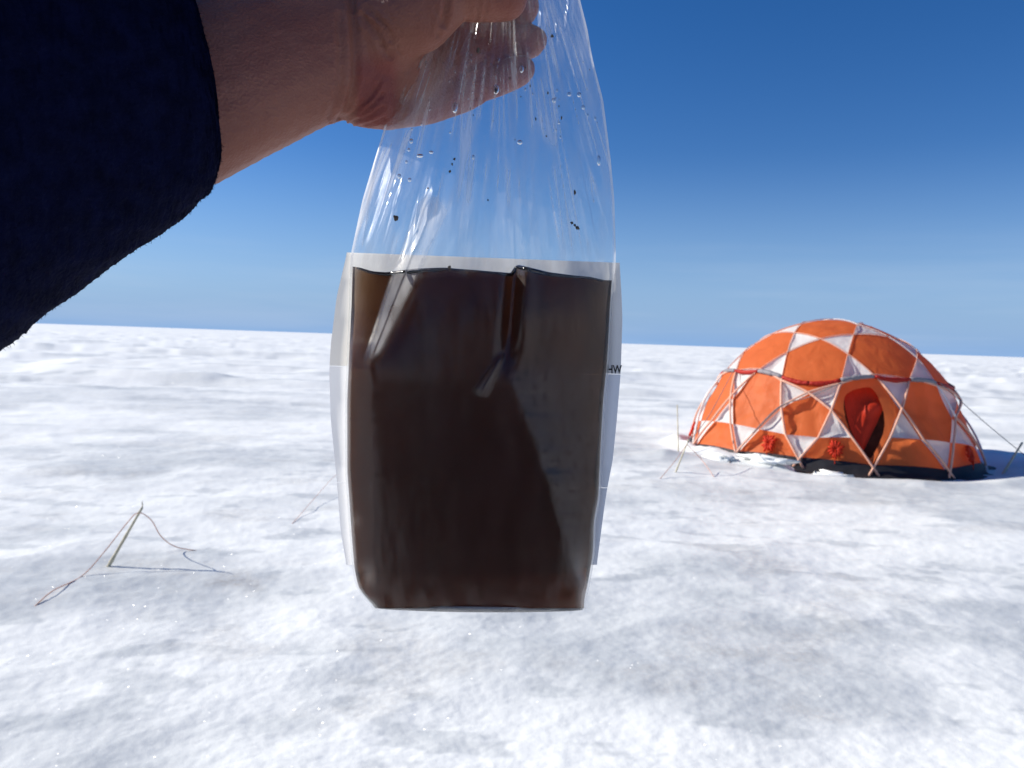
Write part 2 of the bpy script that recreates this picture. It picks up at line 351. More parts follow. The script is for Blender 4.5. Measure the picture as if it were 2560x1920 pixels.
def build_ground():
    a0 = np.radians(np.concatenate([np.linspace(-180, -48, 60)[:-1], np.linspace(-48, 48, 760), np.linspace(48, 180, 60)[1:-1]]))
    q = np.concatenate([np.linspace(0.35, 2.2, 14)[:-1], 1/np.linspace(1/2.2, 1/60., 520), np.geomspace(60, 9000, 70)[1:]])
    A, R = np.meshgrid(a0, q)
    X, Y = R*np.sin(A), R*np.cos(A)
    Z = gz(X, Y)
    V = np.stack([X, Y, Z], -1).reshape(-1, 3)
    na, nr = len(a0), len(q)
    i = np.arange(na); i2 = (i+1) % na
    Fc = np.concatenate([np.stack([j*na+i, j*na+i2, (j+1)*na+i2, (j+1)*na+i], -1) for j in range(nr-1)])
    V = np.vstack([V, [[0, 0, 0]]]); c = len(V)-1
    o = mesh_obj('snow_ground', V, Fc, M_snow)
    # centre cap
    bm = bmesh.new(); bm.from_mesh(o.data); bm.verts.ensure_lookup_table()
    for k in range(na):
        f = bm.faces.new((bm.verts[c], bm.verts[(k+1) % na], bm.verts[k])); f.smooth = True
    bm.to_mesh(o.data); bm.free()
    n = len(o.data.vertices); co = np.empty(n*3); o.data.vertices.foreach_get('co', co); x, y = co.reshape(-1, 3)[:, 0], co.reshape(-1, 3)[:, 1]
    r = np.hypot(x, y)
    wet = sstep(-0.05, 0.55, fbm(x*0.30+2, y*0.36, 4, 0.5))*0.62+0.22*sstep(0.05, 0.6, fbm(x*1.2, y*1.5+3, 3))
    wet = wet*(1-0.7*sstep(12, 40, r))+0.65*sstep(14, 24, r)*(1-sstep(60, 160, r))*sstep(0.26, 0.46, fbm(x*0.07+4, y*0.55+1, 3))
    near_ = 1-sstep(7, 16, r)
    wet = wet+0.16*near_+0.55*near_*sstep(0.30, 0.62, fbm(x*1.5+11, y*2.9+4, 4, 0.55))
    dust = 0.30*sstep(0.25, 0.7, fbm(x*0.8+7, y*0.9+1, 4, 0.6))*(1-sstep(10, 25, r))
    for (px, py, wx, wy, aw_, ad_) in ((110, 1490, .45, .35, .75, .25), (300, 1175, .5, .6, .7, .35), (560, 1465, .45, .30, .5, .45), (430, 1560, .3, .2, .4, .2), (1620, 1690, .55, .22, .45, .5), (1900, 1660, .3, .15, .3, .25),
                                       (1720, 1430, .6, .25, .4, .1), (2300, 1590, .7, .12, .5, .0), (700, 1800, .22, .15, .5, .15), (2000, 1500, .5, .2, .45, .0), (1860, 1235, .9, .35, .5, .15), (150, 1330, .5, .4, .6, .1), (2250, 1780, .5, .2, .4, .0), (620, 1010, 2.2, .5, .6, .0), (250, 955, 3.5, .5, .6, .0)):
        p = on_plane(px, py); sc = 1.0
        g = np.exp(-(((x-p.x)/wx)**2+((y-p.y)/wy)**2)); m_ = g > 0.003
        g, xm, ym = g[m_], x[m_], y[m_]; g = g*(0.5+0.9*sstep(-0.5, 0.5, fbm(xm*2.1, ym*2.6+px, 3)))
        wet[m_] += aw_*g; dust[m_] += ad_*g*sstep(-0.2, 0.5, fbm(xm*3.1+py, ym*3.5, 3))
    for nm_, v_ in (('wet', np.clip(wet, 0, 1)), ('dust', np.clip(dust, 0, 1))):
        at_ = o.data.attributes.new(nm_, 'FLOAT', 'POINT'); at_.data.foreach_set('value', v_.astype(np.float32))
    o['kind'] = 'structure'
    return o
ground = build_ground()

# ------------------------------------------------------------------ geodesic dome tent
class Tent:
    def __init__(s):
        # panels: (kind, side x, side y); side 0 = on that symmetry plane. y = +1 is the front
        kinds = {'T': ([0], [1, -1]), 'PR': ([1, -1], [0]), 'P2': ([0], [1, -1]), 'P3': ([1, -1], [1, -1]), 'QR': ([1, -1], [0]),
                 'LC': ([0], [1, -1]), 'LD': ([1, -1], [1, -1]), 'LE': ([1, -1], [1, -1]), 'LF': ([1, -1], [0]),
                 'BC': ([1, -1], [1, -1]), 'BD': ([1, -1], [1, -1]), 'BE': ([1, -1], [1, -1])}
        s.panels = [(k, a, b) for k, (xs, ys) in kinds.items() for a in xs for b in ys]
        pairs = {'TT': ('T', 'T'), 'TPR': ('T', 'PR'), 'TP3': ('T', 'P3'), 'TP2': ('T', 'P2'), 'P3PR': ('P3', 'PR'), 'P3QR': ('P3', 'QR'), 'P2P3': ('P2', 'P3'),
                 'PRQR': ('PR', 'QR'), 'P3LE': ('P3', 'LE'), 'QRLE': ('QR', 'LE'), 'P3LD': ('P3', 'LD'), 'P2LD': ('P2', 'LD'), 'P2LC': ('P2', 'LC'), 'QRLF': ('QR', 'LF'),
                 'LDLE': ('LD', 'LE'), 'LCLD': ('LC', 'LD'), 'LELF': ('LE', 'LF'), 'LDBD': ('LD', 'BD'), 'LEBD': ('LE', 'BD'), 'LEBE': ('LE', 'BE'),
                 'LDBC': ('LD', 'BC'), 'LCBC': ('LC', 'BC'), 'LFBE': ('LF', 'BE'), 'BDBC': ('BD', 'BC'), 'BCBC': ('BC', 'BC'), 'BDBE': ('BD', 'BE'), 'BEBE': ('BE', 'BE')}
        s.corner = {}          # frozenset(panel, panel) -> unit direction on the dome
        s.ground = set()
        for n, (a, b) in pairs.items():
            th, ph = math.radians(ORB[n][0]), math.radians(ORB[n][1])
            if n == 'TT': s.add(('T', 0, 1), ('T', 0, -1), th, ph, 1, 1, n); continue
            for sx in (1, -1):
                for sy in (1, -1):
                    def inst(k):
                        xs, ys = kinds[k]
                        return (k, 0 if xs == [0] else sx, 0 if ys == [0] else sy)
                    if n == 'BCBC':
                        if sx == 1: s.add(('BC', 1, sy), ('BC', -1, sy), th, ph, 1, sy, n)
                    elif n == 'BEBE':
                        if sy == 1: s.add(('BE', sx, 1), ('BE', sx, -1), th, ph, sx, 1, n)
                    else:
                        s.add(inst(a), inst(b), th, ph, sx, sy, n)
    def add(s, A, B, th, ph, sx, sy, n):
        k = frozenset((A, B))
        if k in s.corner: return
        s.corner[k] = Vector((sx*math.sin(th)*math.sin(ph), -sy*math.sin(th)*math.cos(ph), math.cos(th)))
        if n in ('BDBC', 'BCBC', 'BDBE', 'BEBE'): s.ground.add(k)
def dome(u, k=1.0):
    """unit direction -> world point on the dome, k scales towards the dome's middle"""
    c, sn = math.cos(TYAW), math.sin(TYAW)
    lx, ly, lz = TRX*u.x*k, TRY*u.y*k, TH*u.z
    if k != 1.0: lz = TH*u.z*(1+(k-1)*max(0.0, min(1.0, (u.z-0.2)*1.6)))
    return Vector((TC.x+c*lx-sn*ly, TC.y+sn*lx+c*ly, TC.z+lz))
def fill_poly(dirs, n, kfun):
    """fan of subdivided triangles over a dome polygon; kfun(e, u): e = 0 at rim .. 1 at middle"""
    cen = sum(dirs, Vector()); cen.normalize()
    V, Fc, idx = [], [], {}
    def vid(u, e):
        key = (round(u.x, 5), round(u.y, 5), round(u.z, 5))
        if key not in idx:
            idx[key] = len(V); V.append(dome(u, kfun(e, u)))
        return idx[key]
    for i in range(len(dirs)):
        a, b = dirs[i], dirs[(i+1) % len(dirs)]
        def P(j, k):
            w = 1-j/n
            u = cen*w + (a*(1-k/j)+b*(k/j))*(1-w) if j else cen.copy()
            # keep the lower hem straight, the rest on the dome
            return u.normalized(), w
        for j in range(n):
            for k in range(j+1):
                t1 = [P(j, k), P(j+1, k), P(j+1, k+1)]
                Fc.append([vid(*q) for q in t1])
                if k < j:
                    t2 = [P(j, k), P(j+1, k+1), P(j, k+1)]
                    Fc.append([vid(*q) for q in t2])
    return V, [f for f in Fc if len(set(f)) == 3]

def build_tent():
    T = Tent()
    base = Vector((TC.x, TC.y, 0.0))
    root = empty('dome_tent', base)
    tag(root, 'orange and white geodesic dome tent pitched on the snow', 'tent')
    nb = {p: [k for k in T.corner if p in k] for p in T.panels}
    def order(keys):
        ds = [T.corner[k] for k in keys]; c = sum(ds, Vector()).normalized()
        a = c.orthogonal().normalized(); b = c.cross(a)
        o = sorted(range(len(keys)), key=lambda i: math.atan2((ds[i]-c).dot(b), (ds[i]-c).dot(a)))
        return [keys[i] for i in o]
    edges = set()
    def lower(p): return p[0][0] in 'LB'
    UP = math.cos(math.radians(47))
    def inset(low, e, u):
        wob = 0.010*float(fbm(u.x*9+3, u.y*9+u.z*7, 2))
        if low: return 0.978-0.020*math.sin(min(1, e*1.5)*math.pi/2)+wob*min(1, e*2.5)
        return 0.998-0.008*e+0.35*wob*min(1, e*3)
    def rim_k(u):
        # above the rolled hem the fabric lies on the poles, below it hangs inside them
        return 1-0.022*float(sstep(0.70, 0.60, u.z)) if u.z < 0.70 else 0.998
    def kf(low):
        def f(e, u):
            k = rim_k(u); wob = 0.012*float(fbm(u.x*9+3, u.y*9+u.z*7, 2))*min(1, e*2.5)
            return k-(0.018 if low else 0.004)*math.sin(min(1, e*1.5)*math.pi/2)+wob*(1.0 if low else 0.4)
        return f
    def deep(d): return d
    front = {}
    for p in T.panels:
        keys = order(nb[p]); ds = [T.corner[k] for k in keys]
        for i in range(len(keys)):
            a, b = keys[i], keys[(i+1) % len(keys)]
            if not (a in T.ground and b in T.ground): edges.add(frozenset((a, b)))
        if p == ('LD', 1, 1): front['door'] = (keys, ds); continue
        V, Fc = fill_poly(ds, 7, kf(lower(p)))
        rel(mesh_obj('orange_panel', V, Fc, M_orange), root)
    # white triangles between three neighbouring panels
    P = T.panels
    for i in range(len(P)):
        for j in range(i+1, len(P)):
            if frozenset((P[i], P[j])) not in T.corner: continue
            for k in range(j+1, len(P)):
                t = [frozenset((P[i], P[j])), frozenset((P[j], P[k])), frozenset((P[i], P[k]))]
                if all(q in T.corner for q in t):
                    names = sorted(q[0]+str(q[1:]) for q in (P[i], P[j], P[k]))
                    trio = {P[i], P[j], P[k]}
                    mat, nm = M_white, 'white_panel'
                    if trio == {('LD', 1, 1), ('BC', 1, 1), ('BD', 1, 1)}: continue
                    V, Fc = fill_poly([T.corner[q] for q in t], 6, kf(any(lower(q) for q in trio)))
                    rel(mesh_obj(nm, V, Fc, mat), root)
    # poles: follow the frame straight through every crossing
    inc = {}
    for e in edges:
        for v in e: inc.setdefault(v, set()).add(e)
    used = set()
    def walk(v, e):
        path = [v]; 
        while True:
            used.add(e); w = next(x for x in e if x != v); path.append(w)
            d = (T.corner[w]-T.corner[v]).normalized(); best, bd = None, 0.75
            for e2 in inc[w]:
                if e2 in used: continue
                x = next(q for q in e2 if q != w); dd = (T.corner[x]-T.corner[w]).normalized().dot(d)
                if dd > bd: best, bd = e2, dd
            if best is None: return path
            v, e = w, best
    starts = [(v, e) for v in T.corner if v in T.ground for e in inc.get(v, ())]
    paths = []
    for v, e in starts:
        if e not in used: paths.append(walk(v, e))
    for e in list(edges):
        if e not in used: paths.append(walk(next(iter(e)), e))
    for pa in paths:
        up, rr, run = [], [], []
        pts = []
        for a, b in zip(pa[:-1], pa[1:]):
            for k in range(6):
                u = (T.corner[a]*(1-k/6)+T.corner[b]*(k/6)).normalized(); pts.append(u)
        pts.append(T.corner[pa[-1]])
        def foot(u):
            p = dome(u, 1.004); p.z = min(p.z, max(-0.03, float(gz(p.x, p.y))-0.01)); return p
        W = [dome(u, 1.003) for u in pts]
        R = [0.0055 if u.z > 0.70 else 0.016 for u in pts]
        if all(any(q[0][0] == 'L' for q in k) and any(q[0][0] == 'B' for q in k) for k in pa): continue    # only a seam there
        if pa[0] in T.ground: q = W[0].copy(); d = (W[0]-W[1]).normalized(); W.insert(0, q+d*0.14); R.insert(0, 0.018)
        if pa[-1] in T.ground: q = W[-1].copy(); d = (W[-1]-W[-2]).normalized(); W.append(q+d*0.14); R.append(0.018)
        rel(tube('pole', W, R, M_sleeve if rnd.random() < 0.6 else M_sleeve_w, None, 8), root)
    # rolled-up hem of the outer fly running right round at mid height
    ring = ['P2LD', 'P3LD', 'P3LE', 'QRLE', 'QRLF']
    ang = []
    for sy in (1, -1):
        pass
    rk = [k for k in T.corner if any(q[0][0] in 'PQ' for q in k) and any(q[0][0] == 'L' for q in k)]
    rk.sort(key=lambda k: math.atan2(T.corner[k].y, T.corner[k].x))
    ringp = []
    for i, k in enumerate(rk):
        a, b = T.corner[k], T.corner[rk[(i+1) % len(rk)]]
        upper_a = next(q for q in k if q[0][0] in 'PQ'); upper_b = next(q for q in rk[(i+1) % len(rk)] if q[0][0] in 'PQ')
        seg = [(a*(1-t/8)+b*(t/8)).normalized() for t in range(9)]
        ringp.append((seg, upper_a == upper_b))
    for seg, isor in ringp:
        W, R = [], []
        for t, u in enumerate(seg):
            zt = 0.70 if isor else 0.685
            v = Vector((u.x, u.y, 0)).normalized()*math.sqrt(1-0.705**2); v.z = 0.705
            u2 = (u*0.45+v*0.55).normalized()
            p = dome(u2, 1.004); p.z -= 0.03*math.sin(t/8*math.pi)*(1 if isor else -0.3)
            W.append(p); R.append(0.026+0.010*math.sin(t/8*math.pi)+0.006*rnd.uniform(-1, 1))
        rel(tube('rolled_hem', W, R, M_hem if isor else M_grey, None, 8), root)
    # door panel: orange border round an opening, red flap hanging behind it
    keys = order(nb[('LD', 1, 1)]+[frozenset((('BC', 1, 1), ('BD', 1, 1)))]); ds = [T.corner[k] for k in keys]
    cen = sum(ds, Vector()).normalized()
    ax_up = Vector((0, 0, 1)); ax_up = (ax_up-cen*ax_up.dot(cen)).normalized(); ax_r = ax_up.cross(cen).normalized()
    if dome(cen+ax_r*0.01).x < dome(cen).x: ax_r = -ax_r
    def on_dome(px, py):
        # photo pixel -> unit direction where its ray first meets the dome
        c, sn = math.cos(TYAW), math.sin(TYAW)
        def loc(p, off): q = p-off; return Vector(((c*q.x+sn*q.y)/TRX, (-sn*q.x+c*q.y)/TRY, q.z/TH))
        o_, d_ = loc(CAM, TC), loc(at(px, py, 1.0)-CAM, Vector())
        A, Bq, C_ = d_.dot(d_), 2*o_.dot(d_), o_.dot(o_)-1
        return (o_+d_*((-Bq-math.sqrt(max(0, Bq*Bq-4*A*C_)))/(2*A))).normalized()
    def tan_xy(u): return ((u-cen).dot(ax_r), (u-cen).dot(ax_up))
    def ray(w):
        best = 9
        Q = [tan_xy(d) for d in ds]
        dx, dy = math.cos(w), math.sin(w)
        for i in range(len(Q)):
            (x1, y1), (x2, y2) = Q[i], Q[(i+1) % len(Q)]
            den = dx*(y2-y1)-dy*(x2-x1)
            if abs(den) < 1e-9: continue
            t = (x1*(y2-y1)-y1*(x2-x1))/den; s_ = (x1*dy-y1*dx)/den
            if t > 0 and -1e-6 <= s_ <= 1+1e-6: best = min(best, t)
        return best
    hole = [(2114, 982), (2130, 972), (2152, 966), (2178, 964), (2192, 975), (2204, 995), (2213, 1020), (2217, 1045), (2216, 1070), (2208, 1097), (2197, 1122), (2184, 1147), (2176, 1153), (2163, 1140), (2148, 1118), (2134, 1090), (2122, 1060), (2114, 1030), (2111, 1004)]
    hu = [on_dome(*q) for q in hole]
    hw = sorted((math.atan2(*tan_xy(u)[::-1]), math.hypot(*tan_xy(u))) for u in hu)
    aw = [q[0] for q in hw]; ar_ = [q[1] for q in hw]
    nseg = 72; Vd, Fd = [], []
    for i in range(nseg):
        w = -math.pi+2*math.pi*i/nseg; R_ = ray(w)
        hr = min(float(np.interp(w, [aw[-1]-2*math.pi]+aw+[aw[0]+2*math.pi], [ar_[-1]]+ar_+[ar_[0]])), R_*0.95)
        for q in range(5):
            t = hr+(R_-hr)*q/4
            u = (cen+ax_r*(math.cos(w)*t)+ax_up*(math.sin(w)*t)).normalized()
            Vd.append(dome(u, rim_k(u)-0.012*(1-q/4)))
    for i in range(nseg):
        for q in range(4):
            i2 = (i+1) % nseg; Fd.append((i*5+q, i*5+q+1, i2*5+q+1, i2*5+q))
    door = rel(mesh_obj('door_panel', Vd, Fd, M_orange), root)
    def dp(a, b, k): return dome((cen+ax_r*a+ax_up*b).normalized(), k)
    Vf, Ff = [], []
    nu, nv = 13, 17
    le = [(2100, 955), (2113, 985), (2118, 1020), (2128, 1060), (2145, 1098), (2162, 1124)]
    re = [(2205, 945), (2212, 985), (2216, 1016), (2206, 1045), (2186, 1085), (2167, 1124)]
    for j in range(nv):
        t = j/(nv-1)*5; k0 = min(4, int(t)); f0 = t-k0
        l_ = [le[k0][m]*(1-f0)+le[k0+1][m]*f0 for m in (0, 1)]; r_ = [re[k0][m]*(1-f0)+re[k0+1][m]*f0 for m in (0, 1)]
        for i in range(nu):
            s_ = i/(nu-1)
            fold = 0.010*math.sin(s_*8+t*1.1)*(1-t*0.12)+(0.022 if 1.2 < t < 2.4 and s_ > 0.55 else 0.0)*math.sin((t-1.2)/1.2*math.pi)
            Vf.append(dome(on_dome(l_[0]*(1-s_)+r_[0]*s_, l_[1]*(1-s_)+r_[1]*s_), 0.940+fold))
    rel(mesh_obj('door_flap', Vf, [tuple(f) for f in grid_faces(nu, nv)], M_red), door)
    V, Fc = [], []
    for j in range(9):
        for i in range(9):
            V.append(dp(-0.26+0.52*i/8, -0.30+0.50*j/8, 0.84+0.01*math.sin(i*2.3)))
    rel(mesh_obj('doorway_shade_sheet', V, [tuple(f) for f in grid_faces(9, 9)], M_dark), root)  # dark sheet added behind the door to imitate the shade inside
    # gathered red vent rosettes on the lower panels
    def rosette(p, up_shift=0.0):
        keys = order(nb[p]); c = sum((T.corner[k] for k in keys), Vector()).normalized()
        c = (c+Vector((0, 0, up_shift))).normalized()
        au = Vector((0, 0, 1)); au = (au-c*au.dot(c)).normalized(); ar = au.cross(c)
        V, Fc = [], []
        for k in range(13):
            w = 2*math.pi*k/13+rnd.uniform(-.12, .12); ln = rnd.uniform(0.036, 0.052)
            pts, rr = [], []
            for q in range(5):
                t = q/4
                u = (c+(ar*math.cos(w)+au*math.sin(w))*ln*t).normalized()
                pts.append(dome(u, 0.985-0.010*(1-t)+0.012*math.sin(t*math.pi))); rr.append((0.006+0.014*math.sin(min(1, t*1.2)*math.pi*0.8)))
            v, f = tube_geo(pts, rr, 6); o = len(V); V += v; Fc += [tuple(o+x for x in g) for g in f]
        u2 = (c-au*0.075).normalized()
        v, f = tube_geo([dome(c, 0.995), dome((c-au*0.03).normalized(), 1.0), dome(u2, 0.985)], 0.006, 5); o = len(V); V += v; Fc += [tuple(o+x for x in g) for g in f]
        rel(mesh_obj('vent_rosette', V, Fc, M_red), root)
    for p in (('BC', -1, 1), ('BC', 1, 1), ('BE', -1, 1), ('BE', 1, 1), ('BC', 1, -1), ('BC', -1, -1)): rosette(p)
    # black groundsheet skirt showing below the orange fabric
    V, Fc = [], []
    n = 96
    gk = sorted((k for k in T.ground), key=lambda k: math.atan2(T.corner[k].y, T.corner[k].x))
    for i in range(n):
        w = 2*math.pi*i/n-math.pi
        # hem radius follows the straight edges between ground corners
        for a in range(len(gk)):
            u1, u2 = T.corner[gk[a]], T.corner[gk[(a+1) % len(gk)]]
            w1, w2 = math.atan2(u1.y, u1.x), math.atan2(u2.y, u2.x)
            if w2 < w1: w2 += 2*math.pi
            ww = w if w >= w1 else w+2*math.pi
            if w1 <= ww <= w2: t = (ww-w1)/max(1e-9, w2-w1); u = (u1*(1-t)+u2*t).normalized(); break
        p0 = dome(u, 0.972); out = Vector((p0.x-TC.x, p0.y-TC.y, 0)).normalized()
        rough = rnd.uniform(-.012, .012)
        V += [p0+Vector((0, 0, 0.03)), p0+out*0.045+Vector((0, 0, -0.03+rough)), p0+out*(0.12+2*rough)+Vector((0, 0, -0.11+rough)), p0+out*(0.30+3*rough)+Vector((0, 0, -0.125+rough))]
    for i in range(n):
        for q in range(3):
            i2 = (i+1) % n; Fc.append((i*4+q, i*4+q+1, i2*4+q+1, i2*4+q))
    rel(mesh_obj('groundsheet', V, Fc, M_black), root)
    # floor and gear inside
    fl = [dome(T.corner[k], 0.96) for k in gk]
    rel(mesh_obj('floor', [Vector((p.x, p.y, 0.02)) for p in fl], [tuple(range(len(fl)))], M_black, None, False), root)
    return root, T
tent, TT = build_tent()
def tent_corner(a, b, k=1.0): return dome(TT.corner[frozenset((a, b))], k)

# ------------------------------------------------------------------ guylines, bamboo sticks, string
def ground_pt(x, y): return Vector((x, y, float(gz(x, y))))
def stick(base_px, top_px, label, lean=0.0, r=0.006, group='bamboo sticks pushed into the snow', sink=0.06):
    b = gpt(*base_px); d = (b-CAM).dot(-CB)
    t = at(top_px[0], top_px[1], d+lean)
    ax = (t-b).normalized(); ln = (t-b).length
    pts, rr = [], []
    for k in range(15):
        s_ = -sink+(ln+sink)*k/14
        pts.append(b+ax*s_); rr.append(r*(1.0-0.35*k/14)*(1.22 if k % 5 == 3 else 1.0))
    o = tube('bamboo_stick', [p-b for p in pts], rr, M_bamboo, None, 8); o.location = b
    tag(o, label, 'stick', group); return b, t, o
def line_thing(name, pts, r, mat, label, cat, group=None, sub=8, n=5):
    P = catmull(pts, sub); o0 = P[0].copy()
    o = tube(name, [p-o0 for p in P], r, mat, None, n); o.location = o0
    return tag(o, label, cat, group)
def cut_top(o, top, ax_h=0.02):
    """split, frayed end of a bamboo stick"""
    V, Fc = [], []
    for k in range(4):
        w = k*1.7; d = Vector((math.cos(w)*0.004, math.sin(w)*0.002, ax_h*(0.7+0.2*k)))
        v, f = tube_geo([top-o.location, top-o.location+d], [0.0026, 0.0010], 5); q = len(V); V += v; Fc += [tuple(q+x for x in g) for g in f]
    mesh_obj('frayed_tip', V, Fc, M_bamboo, o)

b1, t1, st1 = stick((271, 1416), (356, 1268), 'leaning bamboo stick with split tip at left, string looped over it', 0.06, 0.012)
cut_top(st1, t1, 0.035)
top1 = b1+(t1-b1)*0.90
gl1 = gpt(72, 1526); gr1 = gpt(497, 1376)
d0 = (top1-CAM).dot(-CB)
line_thing('string', [gl1-Vector((0, 0, 0.01)), gpt(130, 1487)+Vector((0, 0, 0.02)), at(205, 1440, d0-0.35), at(262, 1378, d0-0.15), at(318, 1307, d0-0.03), top1+Vector((0.0, -0.008, 0.004)),
                      at(378, 1300, d0+0.04), at(403, 1341, d0+0.13), at(440, 1367, d0+0.26), gr1-Vector((0, 0, 0.005))], 0.0032, M_string,
           'reddish brown string draped over the leaning bamboo stick at left', 'string')
e1, e2 = gpt(724, 1314), gpt(835, 1215)
line_thing('string', [e1-Vector((0, 0, 0.01)), (e1+e2)/2+Vector((0, 0, 0.05)), e2+Vector((0, 0, 0.10)), e2+(e2-e1)*0.5+Vector((0, 0, 0.06)), ground_pt(*(e2+(e2-e1)*0.9).xy)], 0.0020, M_string,
           'thin pinkish string rising from the snow behind the left edge of the bag', 'string')
# sticks round the tent
stick((1696, 1130), (1693, 1012), 'upright grey bamboo stick at the far left corner of the tent', 0.1, 0.010)
b3, t3, _ = stick((1689, 1181), (1722, 1098), 'leaning bamboo stick holding two cords in front of the tent left corner', 0.15, 0.010)
stick((1984, 1166), (2030, 1064), 'pale bamboo stick leaning before the orange tent below its middle', 0.1, 0.011)
stick((2508, 1184), (2556, 1106), 'thick pale bamboo stick leaning in the tent shadow at right', 0.1, 0.020)
tq = b3+(t3-b3)*0.85
line_thing('guy_cord', [gpt(1650, 1197), (gpt(1650, 1197)+tq)/2+Vector((0, 0, -0.02)), tq], 0.004, M_string, 'short cord running from leaning stick down to the snow on its left', 'cord', 'cords at the stick before the tent')
line_thing('guy_cord', [tq, at(1755, 1150, (tq-CAM).dot(-CB)+0.1), gpt(1785, 1192)], 0.004, M_string, 'short cord running from leaning stick down to the snow on its right', 'cord', 'cords at the stick before the tent')
gA = tent_corner(('P3', -1, 1), ('LE', -1, 1), 1.02)
line_thing('guyline', [gA, gA.lerp(b3, 0.5)-Vector((0, 0, 0.03)), tq], 0.005, M_guy, 'thin guyline from the left shoulder of the tent to leaning stick', 'guyline', 'guylines of the tent')
gB = tent_corner(('P3', 1, 1), ('QR', 1, 0), 1.02); gBs = gpt(2505, 1160)
gB2 = tent_corner(('QR', 1, 0), ('LE', 1, 1), 1.03)
endB = ground_pt(TC.x+3.0, TC.y-0.4)
line_thing('guyline', [gB2, gB2.lerp(endB, 0.5)-Vector((0, 0, 0.02)), endB], 0.006, M_guy, 'dark guyline slanting down the right flank of the tent', 'guyline', 'guylines of the tent')
gC = tent_corner(('P2', 0, 1), ('LD', 1, 1), 1.01); gD = tent_corner(('LC', 0, 1), ('LD', -1, 1), 1.012); gE = tent_corner(('LD', -1, 1), ('BC', -1, 1), 1.012)
gF = tent_corner(('BD', -1, 1), ('BC', -1, 1), 1.02); gG = gpt(1824, 1158)
line_thing('guyline', [gC, gC.lerp(gD, 0.5)+Vector((-0.02, -0.03, -0.03)), gD, gE, gF, gG], 0.007, M_guy, 'dark cord slanting across the tent front from beside the door', 'guyline', 'guylines of the tent')
# lumps of snow shovelled on the tent skirt
def snow_block(px, py, size, label, group):
    p_ = gpt(px, py); x, y = p_.x, p_.y; a = math.atan2(x-TC.x, TC.y-y)
    V, Fc = [], []
    nu, nv = 20, 9
    sx_, sy_, sz_ = size
    sd = rnd.uniform(0, 50)
    for j in range(nv):
        ph = -math.pi/2+math.pi*j/(nv-1)
        for i in range(nu):
            w = 2*math.pi*i/nu
            cx, cy, cz = math.cos(ph)*math.cos(w), math.cos(ph)*math.sin(w), math.sin(ph)
            f = lambda c: math.copysign(abs(c)**0.6, c)
            k = 1+0.55*float(fbm(cx*1.7+sd, cy*1.7+cz*1.3+sd, 4, 0.6))
            V.append(Vector((f(cx)*sx_*k, f(cy)*sy_*k, f(cz)*sz_*k)))
    rot = Matrix.Rotation(a, 3, 'Z')
    o = mesh_obj('snow_block', [rot @ v for v in V], [tuple(g) for g in grid_faces(nu, nv, True)], M_snow)
    o.location = (x, y, float(gz(x, y))+sz_*0.25)
    tag(o, label, 'snow block', group)
gname = 'snow blocks weighing down the tent skirt'
for bx_, by_, size, lab in ((1800, 1148, (0.20, 0.10, 0.06), 'small snow block under the left orange panel of the tent'),
                            (1915, 1156, (0.32, 0.10, 0.05), 'long low snow block under the left red vent rosette'),
                            (2085, 1182, (0.24, 0.11, 0.06), 'rounded snow block under the right red vent rosette')):
    snow_block(bx_, by_, size, lab, gname)

# ------------------------------------------------------------------ the sample bag
BD = 0.345                                   # depth of the bag's middle plane
PXM = BD/F_PX                                # metres per photo pixel there
LEAN = 0.17                                  # the bag swings a little: its foot is further away than its top
def lean_d(py): return BD+LEAN*(py-650)*PXM*(0.5+0.5*np.tanh((py-740)/180.0))
def B(px, py, h):                            # h metres towards the camera
    d = float(lean_d(py)); return at(px, py, d-h)
def curve(tab):
    ys = np.array([t[0] for t in tab], float); v = np.array([t[1] for t in tab], float)
    def f(y):
        # monotone-ish smooth interpolation
        y = np.asarray(y, float); s_ = 0
        for dy, w in ((-14, .25), (0, .5), (14, .25)): s_ = s_+w*np.interp(y+dy, ys, v)
        return s_
    return f
fL = curve([(-330, 1150), (-250, 1165), (-170, 1170), (-110, 1130), (-40, 1085), (70, 1030), (150, 980), (250, 972), (330, 958), (400, 936), (500, 906), (640, 876), (700, 874), (780, 872), (860, 868), (930, 865), (1000, 862), (1180, 862), (1260, 868), (1350, 874), (1420, 880), (1470, 890), (1500, 914), (1524, 938)])
fR = curve([(-330, 1330), (-250, 1315), (-170, 1320), (-110, 1380), (-40, 1440), (70, 1468), (150, 1482), (250, 1508), (330, 1518), (400, 1527), (500, 1536), (640, 1540), (700, 1536), (780, 1530), (900, 1524), (1000, 1514), (1124, 1507), (1240, 1502), (1300, 1491), (1384, 1488), (1456, 1476), (1500, 1466), (1524, 1466)])
fT = curve([(-330, .0012), (-170, .0018), (0, .0026), (150, .003), (330, .005), (500, .0075), (640, .0122), (800, .0170), (950, .021), (1200, .023), (1350, .0222), (1450, .0205), (1505, .0175), (1524, .0150)])
xl = curve([(600, 925), (860, 930), (1000, 938), (1450, 945), (1524, 950)])
xr = curve([(600, 1290), (880, 1262), (940, 1272), (1100, 1335), (1250, 1388), (1430, 1432), (1524, 1452)])
